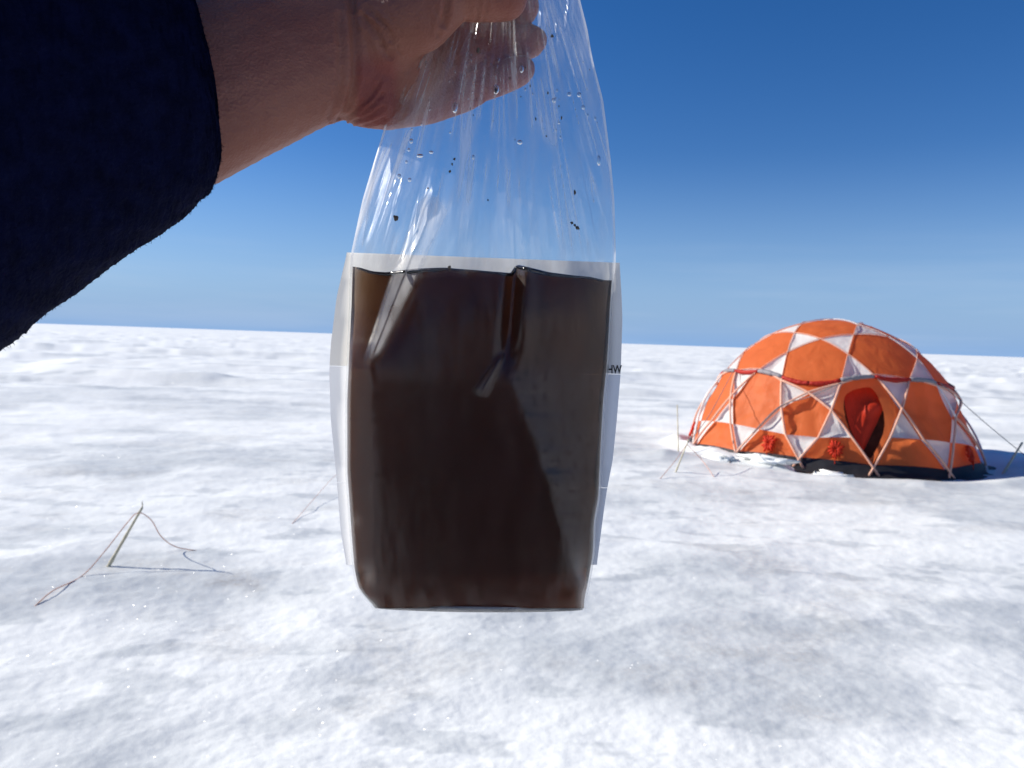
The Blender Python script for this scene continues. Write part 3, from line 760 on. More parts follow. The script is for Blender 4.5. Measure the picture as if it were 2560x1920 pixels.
def ridge(px, py, A, Bp, wA, wB, slope, tail=2.0, t0=0.0, t1=1.0):
    """a fold of the film: one flank climbs to the right, the other eases off"""
    ax, ay = A; bx, by = Bp
    dx, dy = bx-ax, by-ay; L2 = dx*dx+dy*dy
    t = ((px-ax)*dx+(py-ay)*dy)/L2
    n = ((px-ax)*dy-(py-ay)*dx)/math.sqrt(L2)*(1 if dy > 0 else -1)     # + on the right-hand side
    w = wA+(wB-wA)*np.clip(t, 0, 1)
    win = sstep(-0.10, 0.06, t)*(1-sstep(0.94, 1.10, t))
    prof = np.where(n < 0, np.clip(1+n/w, 0, 1), np.clip(1-n/(w*tail), 0, 1)**1.6)
    return slope*w*PXM*prof*win
def folds(px, py, part='all'):
    h = ridge(px, py, (1082, 512), (934, 884), 46, 20, 0.95, 1.4)+ridge(px, py, (1252, 893), (1204, 982), 8, 20, 1.15, 1.2)*(part != 'milk_glare')
    if part == 'all': h = h+ridge(px, py, (935, 420), (905, 620), 16, 10, 0.95, 1.5)+ridge(px, py, (1108, 70), (985, 262), 14, 9, 0.9, 1.4)
    return h
def front_h(px, py, s, film=True):
    T = fT(py)
    a = np.abs(2*s-1)
    round_ = np.clip(1-a**2.4, 0, 1)**0.62
    # lower body: flat middle facet, straight flanks outside the two creases
    L, R = fL(py), fR(py); cl, cr_ = xl(py), xr(py)
    cl = cl+5*gnoise(py*0.02, py*0+3.3)+3*gnoise(py*0.06, py*0+1.1); cr_ = cr_+7*gnoise(py*0.014, py*0+8.3)+3*gnoise(py*0.05, py*0)
    fac = 0
    for q_, w_ in ((-10, .2), (-5, .2), (0, .2), (5, .2), (10, .2)):          # rounded creases
        left = np.clip((px+q_-L)/(cl-L), 0, 1); right = np.clip((R-px-q_)/(R-cr_), 0, 1)
        fac = fac+w_*np.minimum(0.62+0.38*left, 0.36+0.64*right)
    wall = np.clip(np.minimum(px-L, R-px)/16, 0, 1); fac = fac*np.sqrt(1-(1-wall)**2+1e-9)
    mid = np.clip((px-cl)/(cr_-cl), 0, 1); fac = fac*(0.96+0.04*np.sin(mid*math.pi))
    k = sstep(760, 930, py)
    h = T*(round_*(1-k)+fac*k)
    edge = np.clip(np.minimum(s, 1-s)*14, 0, 1)
    # creases running down from the pinch
    ang = (px-1265)/(py+420.0)
    up = 1-sstep(560, 700, py)
    f = 0.0036*(1-np.abs(gnoise(ang*15+2, py*0.0022))*2.2)+0.0020*np.clip(1-np.abs(gnoise(ang*27+5, py*0.0015+2))*3.2, 0, 1)**2+0.0016*gnoise(ang*38, py*0.003+5)+0.0007*gnoise(ang*90, py*0.006)
    h = h+edge*up*f*sstep(-200, 420, py)*1.0
    h = h+edge*(1-up)*(0.0006*fbm(px*0.010, py*0.004+3, 2))*(1-0.7*k)
    h = h+edge*0.00009*fbm(px*0.05, py*0.02, 2)
    # the bright fold at the left and the small kink lower down
    if film: h = h+edge*folds(px, py)
    h = h+edge*ridge(px, py, (1432, -60), (1416, 75), 12, 9, 1.2, 1.4)+edge*ridge(px, py, (1356, 25), (1352, 75), 10, 10, 1.2, 1.4)
    h = h+edge*ridge(px, py, (1395, 62), (1388, 105), 9, 7, 1.2, 1.4)+edge*ridge(px, py, (1172, 75), (1140, 150), 8, 5, 1.1, 1.4)+edge*ridge(px, py, (1010, 380), (985, 520), 9, 7, 0.9, 1.6)
    # vertical pleat from the top down to the kink
    pl = np.interp(py, [-50, 300, 655, 800, 945], [1275, 1262, 1290, 1278, 1262])
    dn = px-pl
    h = h-edge*0.0052*np.exp(-(dn/20)**2)*sstep(0, 250, py)*(1-sstep(820, 960, py))+edge*0.003*np.exp(-((dn-34)/22)**2)*sstep(0, 250, py)*(1-sstep(800, 940, py))
    # puckers along the bottom seam
    h = h+edge*0.0007*gnoise(px*0.022, py*0.018)*sstep(1440, 1500, py)
    # dents at the lower corners
    for (cx, cy, w_, q) in ((905, 1440, 26, -.004), (1462, 1420, 30, -.0045), (880, 1300, 16, -.0018), (1500, 1330, 14, -.002)):
        h = h+q*np.exp(-(((px-cx)/w_)**2+((py-cy)/(w_*1.2))**2))
    return h
def back_h(px, py, s):
    T = fT(py); a = np.abs(2*s-1)
    edge = np.clip(np.minimum(s, 1-s)*14, 0, 1)
    ang = (px-1265)/(py+420.0)
    return -T*np.clip(1-a**2.6, 0, 1)**0.6*0.9 - edge*0.0018*(1-np.abs(gnoise(ang*14+7, py*0.002+9))*2)*(1-sstep(520, 680, py))*sstep(-200, 400, py)-edge*0.0010*fbm(px*0.011+9, py*0.006+3, 2)

def sheet(name, hfun, y0, y1, nu, nv, mat, root, off=0.0, shrink=0.0, flip=False, ytop=None):
    s1 = (1-np.cos(np.linspace(0, np.pi, nu)))*0.5*0.5+np.linspace(0, 1, nu)*0.5
    py1 = np.linspace(y0, y1, nv)
    S, PY = np.meshgrid(s1, py1)
    L, R = fL(PY)+shrink, fR(PY)-shrink
    PX = L+(R-L)*S
    if ytop is not None:                      # top row follows the water line
        yt = ytop(PX[0]); PY = yt[None, :]+(PY-y0)/(y1-y0)*(y1-yt)[None, :]
        L, R = fL(PY)+shrink, fR(PY)-shrink; PX = L+(R-L)*S
    Hh = hfun(PX, PY, S)+off
    return PX, PY, S, Hh
def to_world(PX, PY, Hh):
    D = lean_d(PY)-Hh; m = lambda a, v: np.multiply.outer(a, np.array(v))
    V = np.array(CAM)+m((PX-IW/2)/F_PX*D, CR)+m((IH/2-PY)/F_PX*D, CU)-m(D, CB)
    return V.reshape(-1, 3)

def absorb_liquid():
    m, nt, p, out = new_mat('meltwater'); L = nt.links
    nt.nodes.remove(p); p = N(nt, 'ShaderNodeBsdfRefraction', Roughness=0.12, IOR=1.33)
    va = N(nt, 'ShaderNodeVolumeAbsorption'); va.inputs['Color'].default_value = (0.58, 0.36, 0.10, 1); va.inputs['Density'].default_value = 270.0
    L.new(va.outputs[0], out.inputs['Volume'])
    # fine silt scatters a little light back at the wall
    df = N(nt, 'ShaderNodeBsdfDiffuse'); df.inputs['Color'].default_value = (0.090, 0.036, 0.0225, 1)
    mx = N(nt, 'ShaderNodeMixShader'); mx.inputs[0].default_value = 0.33
    L.new(p.outputs[0], mx.inputs[1]); L.new(df.outputs[0], mx.inputs[2]); L.new(mx.outputs[0], out.inputs['Surface'])
    return m
def build_bag():
    root = empty('sample_bag', B(1200, 1528, 0))
    tag(root, 'clear plastic sample bag of dark brown water hanging from the hand', 'bag')
    M_film = film_material('clear_film')
    M_label = fabric('white_label', (0.74, 0.725, 0.69), 0.50, 0.6, 0.03, 0.02)
    M_label2 = fabric('write_on_strip', (0.74, 0.75, 0.77), 0.60, 0.6, 0.03, 0.02)
    M_ink = plain('black_ink', (0.02, 0.018, 0.02), 0.7)
    M_liq = absorb_liquid()
    # film, front and back wall joined along the side seams
    nu, nv = 190, 330
    a = sheet('front', front_h, -330, 1526, nu, nv, None, None); b = sheet('back', back_h, -330, 1526, nu, nv, None, None)
    Vf = to_world(a[0], a[1], a[3]); Vb = to_world(b[0], b[1], b[3]-0.0002)
    gf = grid_faces(nu, nv)
    ff = rel(mesh_obj('front_film', Vf, gf[:, ::-1], M_film), root)
    bf = rel(mesh_obj('back_film', Vb, gf, M_film), root)
    for ob in (ff, bf):
        w_at = ob.data.attributes.new('wet', 'FLOAT', 'POINT'); fo = folds(a[0], a[1], 'all')-ridge(a[0], a[1], (1252, 893), (1204, 982), 8, 20, 1.15, 1.2); lift = sstep(0.0006, 0.0022, fo)
        w_at.data.foreach_set('value', (sstep(672, 700, a[1])*(1-0.9*sstep(0.0006, 0.0022, folds(a[0], a[1])))).ravel().astype(np.float32))
        seam = np.minimum(a[2], 1-a[2])*(fR(a[1])-fL(a[1]))
        mk_ = 0.30*(1-sstep(2, 9, seam))*(1-0.7*sstep(672, 700, a[1]))+(0.30*lift*(0.85+0.5*gnoise(a[0]*0.035, a[1]*0.02)) if ob is ff else 0)  # pale edges; sun glare on the folds painted as milkiness
        an_ = (a[0]-1265)/(a[1]+420.0)
        mk_ = mk_+0.34*np.clip(1-np.abs(gnoise(an_*22+(3 if ob is ff else 9), a[1]*0.0014))*4.2, 0, 1)**2*(1-sstep(560, 680, a[1]))*sstep(-100, 150, a[1])*sstep(0.0, 0.4, gnoise(an_*9, a[1]*0.006+4)+0.25)  # reflections along the creases drawn as pale streaks
        if ob is ff:      # ragged pale zones painted on the flanks in place of reflected snow
            jr = 9*gnoise(a[1]*0.03, a[0]*0.01)+5*gnoise(a[1]*0.09, a[0]*0.03); jl = 16*gnoise(a[1]*0.016, a[1]*0+2)+9*gnoise(a[1]*0.07, a[0]*0.02)
            zr = sstep(0, 5, a[0]-xr(a[1])-jr)*sstep(890, 960, a[1]); zl = sstep(886, 890, a[0]+0.4*jl)*(1-sstep(0, 5, a[0]-xl(a[1])-jl))*sstep(880, 960, a[1])
            sp = 1-sstep(0.42, 0.5, gnoise(a[0]*0.07, a[1]*0.05))
            mk_ = mk_+0.036*(1.3*zr+0.4*zl)*sp*(1-sstep(1470, 1500, a[1]))*(0.8+0.5*fbm(a[0]*0.02, a[1]*0.012, 3))
        m_at = ob.data.attributes.new('milk_glare', 'FLOAT', 'POINT'); m_at.data.foreach_set('value', np.clip(mk_, 0, 1).ravel().astype(np.float32))
    # liquid body
    wy = [860, 890, 930, 965, 1040, 1110, 1190, 1262, 1282, 1290, 1320, 1370, 1430, 1475, 1505, 1560]
    wv = [664, 667, 680, 684, 676, 671, 676, 684, 686, 664, 672, 684, 690, 693, 700, 702]
    def water(px): return sum(w*np.interp(px+d, wy, wv) for d, w in ((-6, .25), (0, .5), (6, .25)))
    nu2, nv2 = 150, 220
    fa = sheet('f', lambda a_, b_, c_: front_h(a_, b_, c_, False), 670, 1521, nu2, nv2, None, None, -0.0006, 6, False, water)
    ba = sheet('b', back_h, 670, 1521, nu2, nv2, None, None, 0.0009, 6, False, water)
    Hf = np.maximum(fa[3], -0.0005); Hb = np.minimum(ba[3], Hf-0.0006)
    # meniscus climbs the film a little
    men = np.exp(-((fa[1]-water(fa[0]))/7.0)**2)
    Vf2 = to_world(fa[0], fa[1]-0*men, Hf-0.0012*men*0); Vb2 = to_world(fa[0], fa[1], Hb)
    n = nu2*nv2; g = grid_faces(nu2, nv2)
    rimi = [i for i in range(nu2)]+[j*nu2+nu2-1 for j in range(1, nv2)]+[(nv2-1)*nu2+i for i in range(nu2-2, -1, -1)]+[j*nu2 for j in range(nv2-2, 0, -1)]
    side = np.array([(rimi[k], rimi[(k+1) % len(rimi)], n+rimi[(k+1) % len(rimi)], n+rimi[k]) for k in range(len(rimi))])
    liq = rel(mesh_obj('brown_water', np.vstack([Vf2, Vb2]), np.vstack([g[:, ::-1], g+n, side]), M_liq), root)
    liq['label'] = 'dark brown sediment water filling the lower half of the bag'
    # printed white block and write-on strip on the rear wall, standing out past the liquid at both sides
    lab_L = curve([(630, 868), (740, 842), (860, 827), (930, 823), (1050, 827), (1200, 842), (1330, 852), (1412, 866)])
    lab_R = curve([(655, 1549), (740, 1554), (800, 1556), (930, 1552), (1050, 1542), (1150, 1532), (1222, 1518), (1260, 1512), (1412, 1492)])
    def label(name, y0, y1, mat, nu=60, nv=50, tilt=(0, 0)):
        s1 = np.linspace(0, 1, nu); S, TT_ = np.meshgrid(s1, np.linspace(0, 1, nv))
        PY = y0+tilt[0]*S+TT_*(y1-y0+(tilt[1]-tilt[0])*S)
        PX = lab_L(PY)+(lab_R(PY)-lab_L(PY))*S
        s_in = np.clip((PX-fL(PY))/(fR(PY)-fL(PY)), 0, 1)
        Hh = back_h(PX, PY, s_in)-0.0006-0.0006*np.sin(PY*0.02)*(1-np.clip(np.minimum(s_in, 1-s_in)*12, 0, 1))
        Hh = Hh-0.0004
        return rel(mesh_obj(name, to_world(PX, PY, Hh), grid_faces(nu, nv), mat), root), PX, PY, Hh
    label('printed_block', 631, 914, M_label, tilt=(26, 21))
    label('write_on_strip', 915.2, 1206, M_label2, tilt=(21, 13))
    label('lower_strip', 1207.2, 1412, M_label2, tilt=(13, 0))
    # mirrored lettering seen through the label at the right edge
    cu = bpy.data.curves.new('lettering', 'FONT'); cu.body = 'WHIRL'; cu.size = 0.0052; cu.extrude = 0.00005; cu.align_x = 'LEFT'; cu.offset = 0.00012
    tmp = bpy.data.objects.new('lettering_tmp', cu); COL.objects.link(tmp)
    dg = bpy.context.evaluated_depsgraph_get(); me = bpy.data.meshes.new_from_object(tmp.evaluated_get(dg))
    bpy.data.objects.remove(tmp)
    Vt = []
    for v in me.vertices:
        px = 1554-v.co.x/PXM*0.72; py = 933-v.co.y/PXM
        s_ = min(1, max(0, (px-float(fL(py)))/float(fR(py)-fL(py))))
        Vt.append(B(px, py, float(back_h(px, py, s_))-0.0004+v.co.z))
    let = mesh_obj('lettering', Vt, [tuple(p.vertices) for p in me.polygons], M_ink, None, False); rel(let, root)
    # lip of water along the film, dark line of its refraction put into the colour
    M_lip = plain('water_lip', (0.012, 0.010, 0.011), 0.12, 0.1, 60, spec=0.5)
    xs = np.linspace(894, 1508, 120); ws = water(xs)
    hs_ = [float(front_h(np.array(x_), np.array(y_), np.array(float((x_-fL(y_))/(fR(y_)-fL(y_))))))-0.0010 for x_, y_ in zip(xs, ws)]
    rel(tube('water_lip', [B(x_, y_+1.5, h_) for x_, y_, h_ in zip(xs, ws, hs_)], [0.00075+0.0003*math.sin(x_*0.02) for x_ in xs], M_lip, None, 8), root)
    # folded bottom seam of clear film
    Vb_, n_ = [], 70
    for i in range(n_):
        x_ = 946+(1457-946)*i/(n_-1); e_ = math.sin(math.pi*i/(n_-1))**0.6
        for y_, h_ in ((1514+6*i/n_, .004+.0125*e_), (1519+5*i/n_+1.5*float(gnoise(x_*.03, 1.5)), .005+.0125*e_+.0006*float(gnoise(x_*.05, 4.5))), (1521+4*i/n_+7*e_, .004+.008*e_), (1521+4*i/n_+8*e_, -.002-.008*e_)):
            Vb_.append(B(x_, float(y_), h_))
    M_seam = fabric('bottom_seam_film', (0.55, 0.55, 0.55), 0.5, 0.25, 0.2, 0.3, 60)
    rel(mesh_obj('bottom_seam', Vb_, [tuple(f) for f in grid_faces(4, n_)], M_seam), root)
    # water drops and specks of dirt clinging to the inside of the film
    M_drop, nt, p, out = new_mat('water_drop'); p.inputs['Transmission Weight'].default_value = 1.0; p.inputs['IOR'].default_value = 1.33; p.inputs['Roughness'].default_value = 0.02
    rr = random.Random(5)
    def blobs(name, spots, mat, flat=0.5, rough=0.0, kind='stuff'):
        V, Fc = [], []
        for (px, py, r, el) in spots:
            s_ = float((px-fL(py))/(fR(py)-fL(py)))
            if not 0.02 < s_ < 0.98: continue
            h0 = float(front_h(np.array(float(px)), np.array(float(py)), np.array(s_)))+0.0003
            nu_, nv_ = 10, 6; o = len(V)
            for j in range(nv_):
                ph = -math.pi/2+math.pi*j/(nv_-1)
                for i in range(nu_):
                    w = 2*math.pi*i/nu_; k = 1+rough*rr.uniform(-1, 1)
                    V.append(B(px+r*k*math.cos(ph)*math.cos(w), py+r*el*k*math.cos(ph)*math.sin(w)*(1.25 if math.sin(w) > 0 else 1), h0+r*PXM*flat*math.sin(ph)))
            Fc += [tuple(int(o+x) for x in f) for f in grid_faces(nu_, nv_, True)]
        ob = rel(mesh_obj(name, V, Fc, mat), root); ob['kind'] = kind
    drops = [(1137, 268, 7, 1.9), (1304, 172, 6, 1.4), (1385, 250, 6, 1), (1240, 222, 8, 1.5), (1300, 355, 7, .8), (1497, 400, 5, 2.5), (1078, 380, 6, .6), (1050, 389, 9, .5), (998, 440, 5, 1.2), (1024, 449, 5, 1), (1423, 235, 5, 1), (1448, 236, 6, 1), (1458, 268, 5, 1), (1028, 352, 5, 1.2), (1022, 374, 4, 1)]
    for _ in range(42):
        y_ = 130+abs(rr.gauss(0, 1))*150; x_ = rr.uniform(1000, 1500)
        if y_ < 640: drops.append((x_, y_, rr.choice((1.5, 1.8, 2.2, 2.6, 3.4)), rr.uniform(0.8, 1.8)))
    blobs('water_drops', drops, M_drop)
    M_dirt = plain('sediment', (0.10, 0.085, 0.07), 0.9, 0.4, 900)
    specks = [(990, 545, 6, .9), (986, 541, 3, 1), (1430, 557, 4, .8), (1443, 569, 4, .9), (1437, 563, 3, 1), (1447, 572, 2, 1), (1136, 397, 3, 1), (1130, 410, 2, 1.6), (1125, 428, 3, 1), (1437, 480, 3, 2), (1195, 125, 4, 1.6), (1240, 226, 4, 1.5), (1124, 669, 4, 1.2), (1380, 90, 4, 1), (861, 1015, 3, 2), (884, 694, 3, 1), (1220, 500, 2, 1), (1070, 470, 2, 1)]
    for _ in range(30):
        y_ = 120+abs(rr.gauss(0, 1))*140; x_ = rr.gauss(1340, 90)
        if y_ < 620: specks.append((x_, y_, rr.choice((0.7, 0.9, 1.2, 1.7)), rr.uniform(0.6, 2.2)))
    blobs('sediment_specks', specks, M_dirt, 0.5, 0.35)
    return root
bag = build_bag()

# ------------------------------------------------------------------ the person holding the bag
def blob_mesh(spheres, voxel, smooth_it, name='tmp'):
    """union of overlapping ellipsoids -> one continuous skin"""
    bm = bmesh.new()
    for (c, ax, r) in spheres:
        M = Matrix((ax[0]*r[0], ax[1]*r[1], ax[2]*r[2])).transposed().to_4x4(); M.translation = c
        bmesh.ops.create_icosphere(bm, subdivisions=3, radius=1.0, matrix=M)
    me = bpy.data.meshes.new(name); bm.to_mesh(me); bm.free()
    o = bpy.data.objects.new(name, me); COL.objects.link(o)
    rm = o.modifiers.new('remesh', 'REMESH'); rm.mode = 'VOXEL'; rm.voxel_size = voxel; rm.use_smooth_shade = True
    sm = o.modifiers.new('smooth', 'SMOOTH'); sm.iterations = smooth_it; sm.factor = 0.5
    dg = bpy.context.evaluated_depsgraph_get()
    res = bpy.data.meshes.new_from_object(o.evaluated_get(dg))
    bpy.data.objects.remove(o); bpy.data.meshes.remove(me)
    return res
def chain(pts, step=0.22, ax=None):
    """pts: (world point, rx, ry, rz) along camera right / up / depth"""
    out = []
    ax = ax or (CR, CU, CB)
    for (p, a, b, c), (p2, a2, b2, c2) in zip(pts[:-1], pts[1:]):
        n = max(2, int((p2-p).length/(min(a, b, c, a2, b2, c2)*step)))
        for k in range(n):
            t = k/n; out.append((p.lerp(p2, t), ax, (a+(a2-a)*t, b+(b2-b)*t, c+(c2-c)*t)))
    p, a, b, c = pts[-1]; out.append((p, ax, (a, b, c)))
    return out
def hp(px, py, d, rpx, rz=None, ry=None):
    r = rpx*d/F_PX
    return (at(px, py, d), r, (ry if ry is not None else rpx)*d/F_PX, (rz if rz is not None else r))
def build_person():
    S = []
    # forearm and wrist
    S += chain([hp(60, 470, .262, 230, .026), hp(300, 335, .288, 205, .026), hp(430, 255, .302, 225, .026), hp(560, 190, .315, 222, .025), hp(730, 130, .331, 198, .0225), hp(850, 105, .341, 187, .020), hp(900, 125, .346, 174, .019)])
    # palm, turned to the camera, behind the bag
    S += chain([hp(880, 128, .346, 172, .017), hp(960, 150, .356, 172, .014), hp(1040, 146, .364, 170, .0125), hp(1110, 128, .366, 164, .0115), hp(1150, 112, .367, 150, .010)])
    # heel of the hand below the thumb
    S += chain([hp(915, 240, .342, 78, .012), hp(965, 262, .350, 62, .010), hp(1050, 262, .360, 50, .010), hp(1140, 232, .364, 48, .010)])
    S += chain([hp(905, 120, .338, 100, .014), hp(930, 200, .338, 62, .010)])
    # four fingers closing behind the bag
    S += chain([hp(1120, 226, .365, 52), hp(1200, 208, .367, 46), hp(1255, 194, .366, 41), hp(1292, 180, .362, 38), hp(1306, 172, .359, 33, .005)])
    S += chain([hp(1150, 142, .368, 54), hp(1245, 122, .370, 48), hp(1295, 110, .367, 44), hp(1322, 104, .363, 41), hp(1336, 100, .360, 33, .005)])
    S += chain([hp(1160, 55, .369, 54), hp(1250, 38, .371, 48), hp(1285, 28, .367, 45), hp(1305, 20, .362, 42), hp(1315, 14, .359, 34, .005)])
    S += chain([hp(1170, -35, .369, 56), hp(1250, -50, .371, 48), hp(1280, -58, .366, 45), hp(1298, -66, .361, 42), hp(1304, -72, .359, 34, .005)])
    # thumb in front of the bag
    S += chain([hp(925, 80, .335, 130, .016), hp(985, 40, .331, 112, .015), hp(1035, 28, .327, 106, .0135), hp(1085, -5, .326, 92, .0125), hp(1130, -14, .327, 62, .0105), hp(1200, -12, .3285, 64, .0105), hp(1262, -8, .330, 58, .0095), hp(1285, -8, .331, 36, .0065)])
    hand = blob_mesh(S, 0.0012, 4)
    n = len(hand.vertices); co = np.empty(n*3); hand.vertices.foreach_get('co', co); co = co.reshape(-1, 3)
    no = np.empty(n*3); hand.vertices.foreach_get('normal', no); no = no.reshape(-1, 3)
    # back to photo pixels for laying the skin creases
    q = co-np.array(CAM); d = -(q@np.array(CB)); px = IW/2+F_PX*(q@np.array(CR))/d; py = IH/2-F_PX*(q@np.array(CU))/d
    facing = (no@np.array(CB)) > -0.2
    disp = np.zeros(n)
    def crease(pts, depth, width, dmax=9.0):
        best = np.full(n, 1e9)
        P = [np.array(p, float) for p in pts]
        for a, b in zip(P[:-1], P[1:]):
            ab = b-a; t = np.clip(((px-a[0])*ab[0]+(py-a[1])*ab[1])/(ab@ab), 0, 1)
            best = np.minimum(best, np.hypot(px-(a[0]+t*ab[0]), py-(a[1]+t*ab[1])))
        return -depth*np.exp(-(best/width)**2)*facing+depth*0.45*np.exp(-((best-width*1.9)/width)**2)*facing
    near = d < .356
    disp += near*crease([(872, -60), (884, 40), (889, 130), (888, 200), (872, 262), (848, 300)], .0013, 9)
    disp += near*crease([(905, 285), (932, 262), (958, 235)], .0007, 5)
    disp += near*crease([(880, 305), (925, 290), (958, 268)], .0007, 5)
    disp += near*crease([(893, 318), (930, 308), (962, 296)], .0006, 5)
    disp += near*crease([(862, 300), (905, 262), (930, 238), (950, 205)], .0007, 5)
    disp += near*crease([(905, 40), (945, 85), (962, 128), (975, 140)], .0010, 8)
    disp += near*crease([(918, 20), (958, 60), (978, 100)], .0008, 6)
    disp += near*crease([(1122, -40), (1116, 20), (1108, 60)], .0016, 8)
    disp += near*crease([(928, 50), (955, 78), (982, 118)], .0006, 4)+near*crease([(940, 40), (972, 70), (998, 122)], .0005, 4)+near*crease([(948, 108), (972, 122), (1002, 130)], .0006, 4)
    disp += near*crease([(1190, 55), (1196, 30), (1200, 0)], .0007, 5)+near*crease([(1206, 56), (1213, 32), (1216, 0)], .0005, 5)+near*crease([(1090, 20), (1100, 50), (1096, 90)], .0005, 5)
    disp += near*crease([(846, 40), (852, 130), (848, 220), (828, 290)], .0006, 8)
    palm = (~near)*1.0
    disp += palm*crease([(1010, 160), (1080, 190), (1150, 180), (1210, 150)], .0010, 7)+palm*crease([(1060, 110), (1130, 130), (1200, 95)], .0009, 7)+palm*crease([(1232, 160), (1242, 195), (1246, 225)], .0008, 6)
    co = co+no*(disp+0.00012*fbm(px*0.05, py*0.05, 2))[:, None]
    red = np.clip(sstep(885, 900, px)*(1-sstep(975, 1010, px))*sstep(110, 180, py)*0.9+sstep(1130, 1290, px)*(0.35+0.4*(d > .352))+sstep(.350, .357, d)*sstep(960, 1030, px)*0.9, 0, 1)
    faces = [tuple(p.vertices) for p in hand.polygons]
    bpy.data.meshes.remove(hand)
    # the rest of the body, hidden behind the camera and inside the clothes
    W3 = (Vector((1, 0, 0)), Vector((0, 1, 0)), Vector((0, 0, 1)))
    v = Vector
    SH_L, EL_L = v((-0.21, -0.17, 1.40)), v((-0.31, 0.10, 1.545))
    body = []
    body += chain([(v((0, -0.20, 1.60)), .075, .095, .11), (v((0, -0.21, 1.66)), .078, .098, .10)], .3, W3)           # head
    body += chain([(v((0, -0.115, 1.60)), .012, .016, .02), (v((0, -0.105, 1.575)), .016, .016, .012)], .3, W3)      # nose
    body += chain([(v((0, -0.21, 1.55)), .055, .06, .05), (v((0, -0.22, 1.42)), .06, .06, .05)], .3, W3)              # neck
    for sx_ in (-1, 1): body += chain([(v((sx_*0.08, -0.215, 1.60)), .010, .02, .032), (v((sx_*0.084, -0.22, 1.59)), .008, .018, .026)], .3, W3)
    body += chain([(v((0, -0.22, 1.38)), .17, .10, .07), (v((0, -0.21, 1.20)), .15, .11, .1), (v((0, -0.21, 0.98)), .15, .11, .1), (v((0, -0.21, .90)), .16, .11, .08)], .3, W3)
    body += chain([(SH_L, .055, .055, .055), (EL_L, .042, .042, .042), (at(60, 470, .262), .034, .034, .030)], .3, W3)
    body += chain([(v((0.21, -0.19, 1.38)), .055, .055, .055), (v((0.28, -0.10, 1.20)), .042, .042, .042), (v((0.13, -0.015, 1.45)), .028, .028, .028)], .3, W3)
    body += chain([(v((0.13, -0.015, 1.45)), .03, .022, .03), (v((0.105, -0.01, 1.53)), .028, .018, .04)], .3, W3)
    for k in range(4): body += chain([(v((0.095, 0.0, 1.535+0.02*k)), .009, .009, .009), (v((0.07, 0.012, 1.54+0.02*k)), .008, .008, .008), (v((0.062, -0.012, 1.54+0.02*k)), .0075, .0075, .0075)], .3, W3)
    body += chain([(v((0.10, -0.03, 1.52)), .011, .011, .011), (v((0.072, -0.04, 1.53)), .010, .010, .010)], .3, W3)
    for sx_ in (-1, 1): body += chain([(v((sx_*.09, -0.21, .88)), .085, .09, .08), (v((sx_*.10, -0.20, .5)), .06, .065, .06), (v((sx_*.11, -0.22, .12)), .045, .05, .05), (v((sx_*.11, -0.17, .06)), .045, .09, .04)], .3, W3)
    bme = blob_mesh(body, 0.007, 3)
    nb_ = len(bme.vertices); bco = np.empty(nb_*3); bme.vertices.foreach_get('co', bco); bco = bco.reshape(-1, 3)
    faces += [tuple(i+n for i in p.vertices) for p in bme.polygons]
    bpy.data.meshes.remove(bme)
    org = Vector((0, -0.2, 0))
    allv = np.vstack([co, bco])-np.array(org)
    me = bpy.data.meshes.new('person'); me.from_pydata(allv.tolist(), [], faces); me.update()
    me.polygons.foreach_set('use_smooth', [True]*len(me.polygons)); me.materials.append(M_skin)
    at_ = me.attributes.new('redness', 'FLOAT', 'POINT'); at_.data.foreach_set('value', np.concatenate([red, np.full(nb_, .2)]).astype(np.float32))
    person = link(bpy.data.objects.new('person', me)); person.location = org
    tag(person, 'person in a navy fleece reaching in from the left and gripping the bag', 'person')
    # sleeve: loft of rings from the elbow to the cuff, then folded in
    rings = [  # lower edge px, py, upper edge px, py, depth, half depth m
        (-560, 1270, -800, -360, .190, .062), (-280, 1080, -520, -350, .213, .062), (0, 878, -240, -330, .238, .058), (150, 768, -80, -300, .256, .055), (300, 662, 80, -260, .273, .051),
        (420, 580, 230, -215, .288, .0475), (505, 508, 320, -175, .298, .045), (533, 474, 362, -150, .302, .0435), (536, 452, 378, -138, .3035, .0415), (522, 440, 372, -128, .3025, .0395), (470, 455, 330, -130, .298, .038), (400, 490, 270, -140, .291, .037)]
    nr = 120
    Vs = []
    for k, (lx, ly, ux, uy, c, hd) in enumerate(rings):
        lo, hi = at(lx, ly, c), at(ux, uy, c)
        cp = (lo+hi)/2; upv = (hi-lo)/2; side = (CB+CR*0.62).normalized()
        for i in range(nr):
            w = 2*math.pi*i/nr
            Vs.append(cp+upv*math.sin(w)*0.985+side*math.cos(w)*hd)
    # refine along the sleeve
    Vs = np.array([tuple(p) for p in Vs]).reshape(len(rings), nr, 3)
    tt = np.linspace(0, len(rings)-1, 260); i0 = np.clip(tt.astype(int), 0, len(rings)-2); fr = (tt-i0)[:, None, None]
    p0 = Vs[np.clip(i0-1, 0, None)]; p1 = Vs[i0]; p2 = Vs[i0+1]; p3 = Vs[np.clip(i0+2, None, len(rings)-1)]
    Vr = 0.5*((2*p1)+(p2-p0)*fr+(2*p0-5*p1+4*p2-p3)*fr**2+(3*p1-p0-3*p2+p3)*fr**3)
    sl_n = len(tt)
    cen_ = Vr.mean(1, keepdims=True); out_ = Vr-cen_; out_ /= np.linalg.norm(out_, axis=2, keepdims=True)
    U, Tt = np.meshgrid(np.arange(nr)/nr*2*np.pi, tt)
    per = lambda f, s_: fbm(np.cos(U)*f+Tt*0.31*f+s_, np.sin(U)*f+Tt*0.17*f-s_, 3)
    dz = 0.0016*per(2.0, 3)+0.00030*per(28, 1)+0.00022*_rs.randn(sl_n, nr)
    Vr = Vr+out_*dz[..., None]
    # jacket body
    jb = []
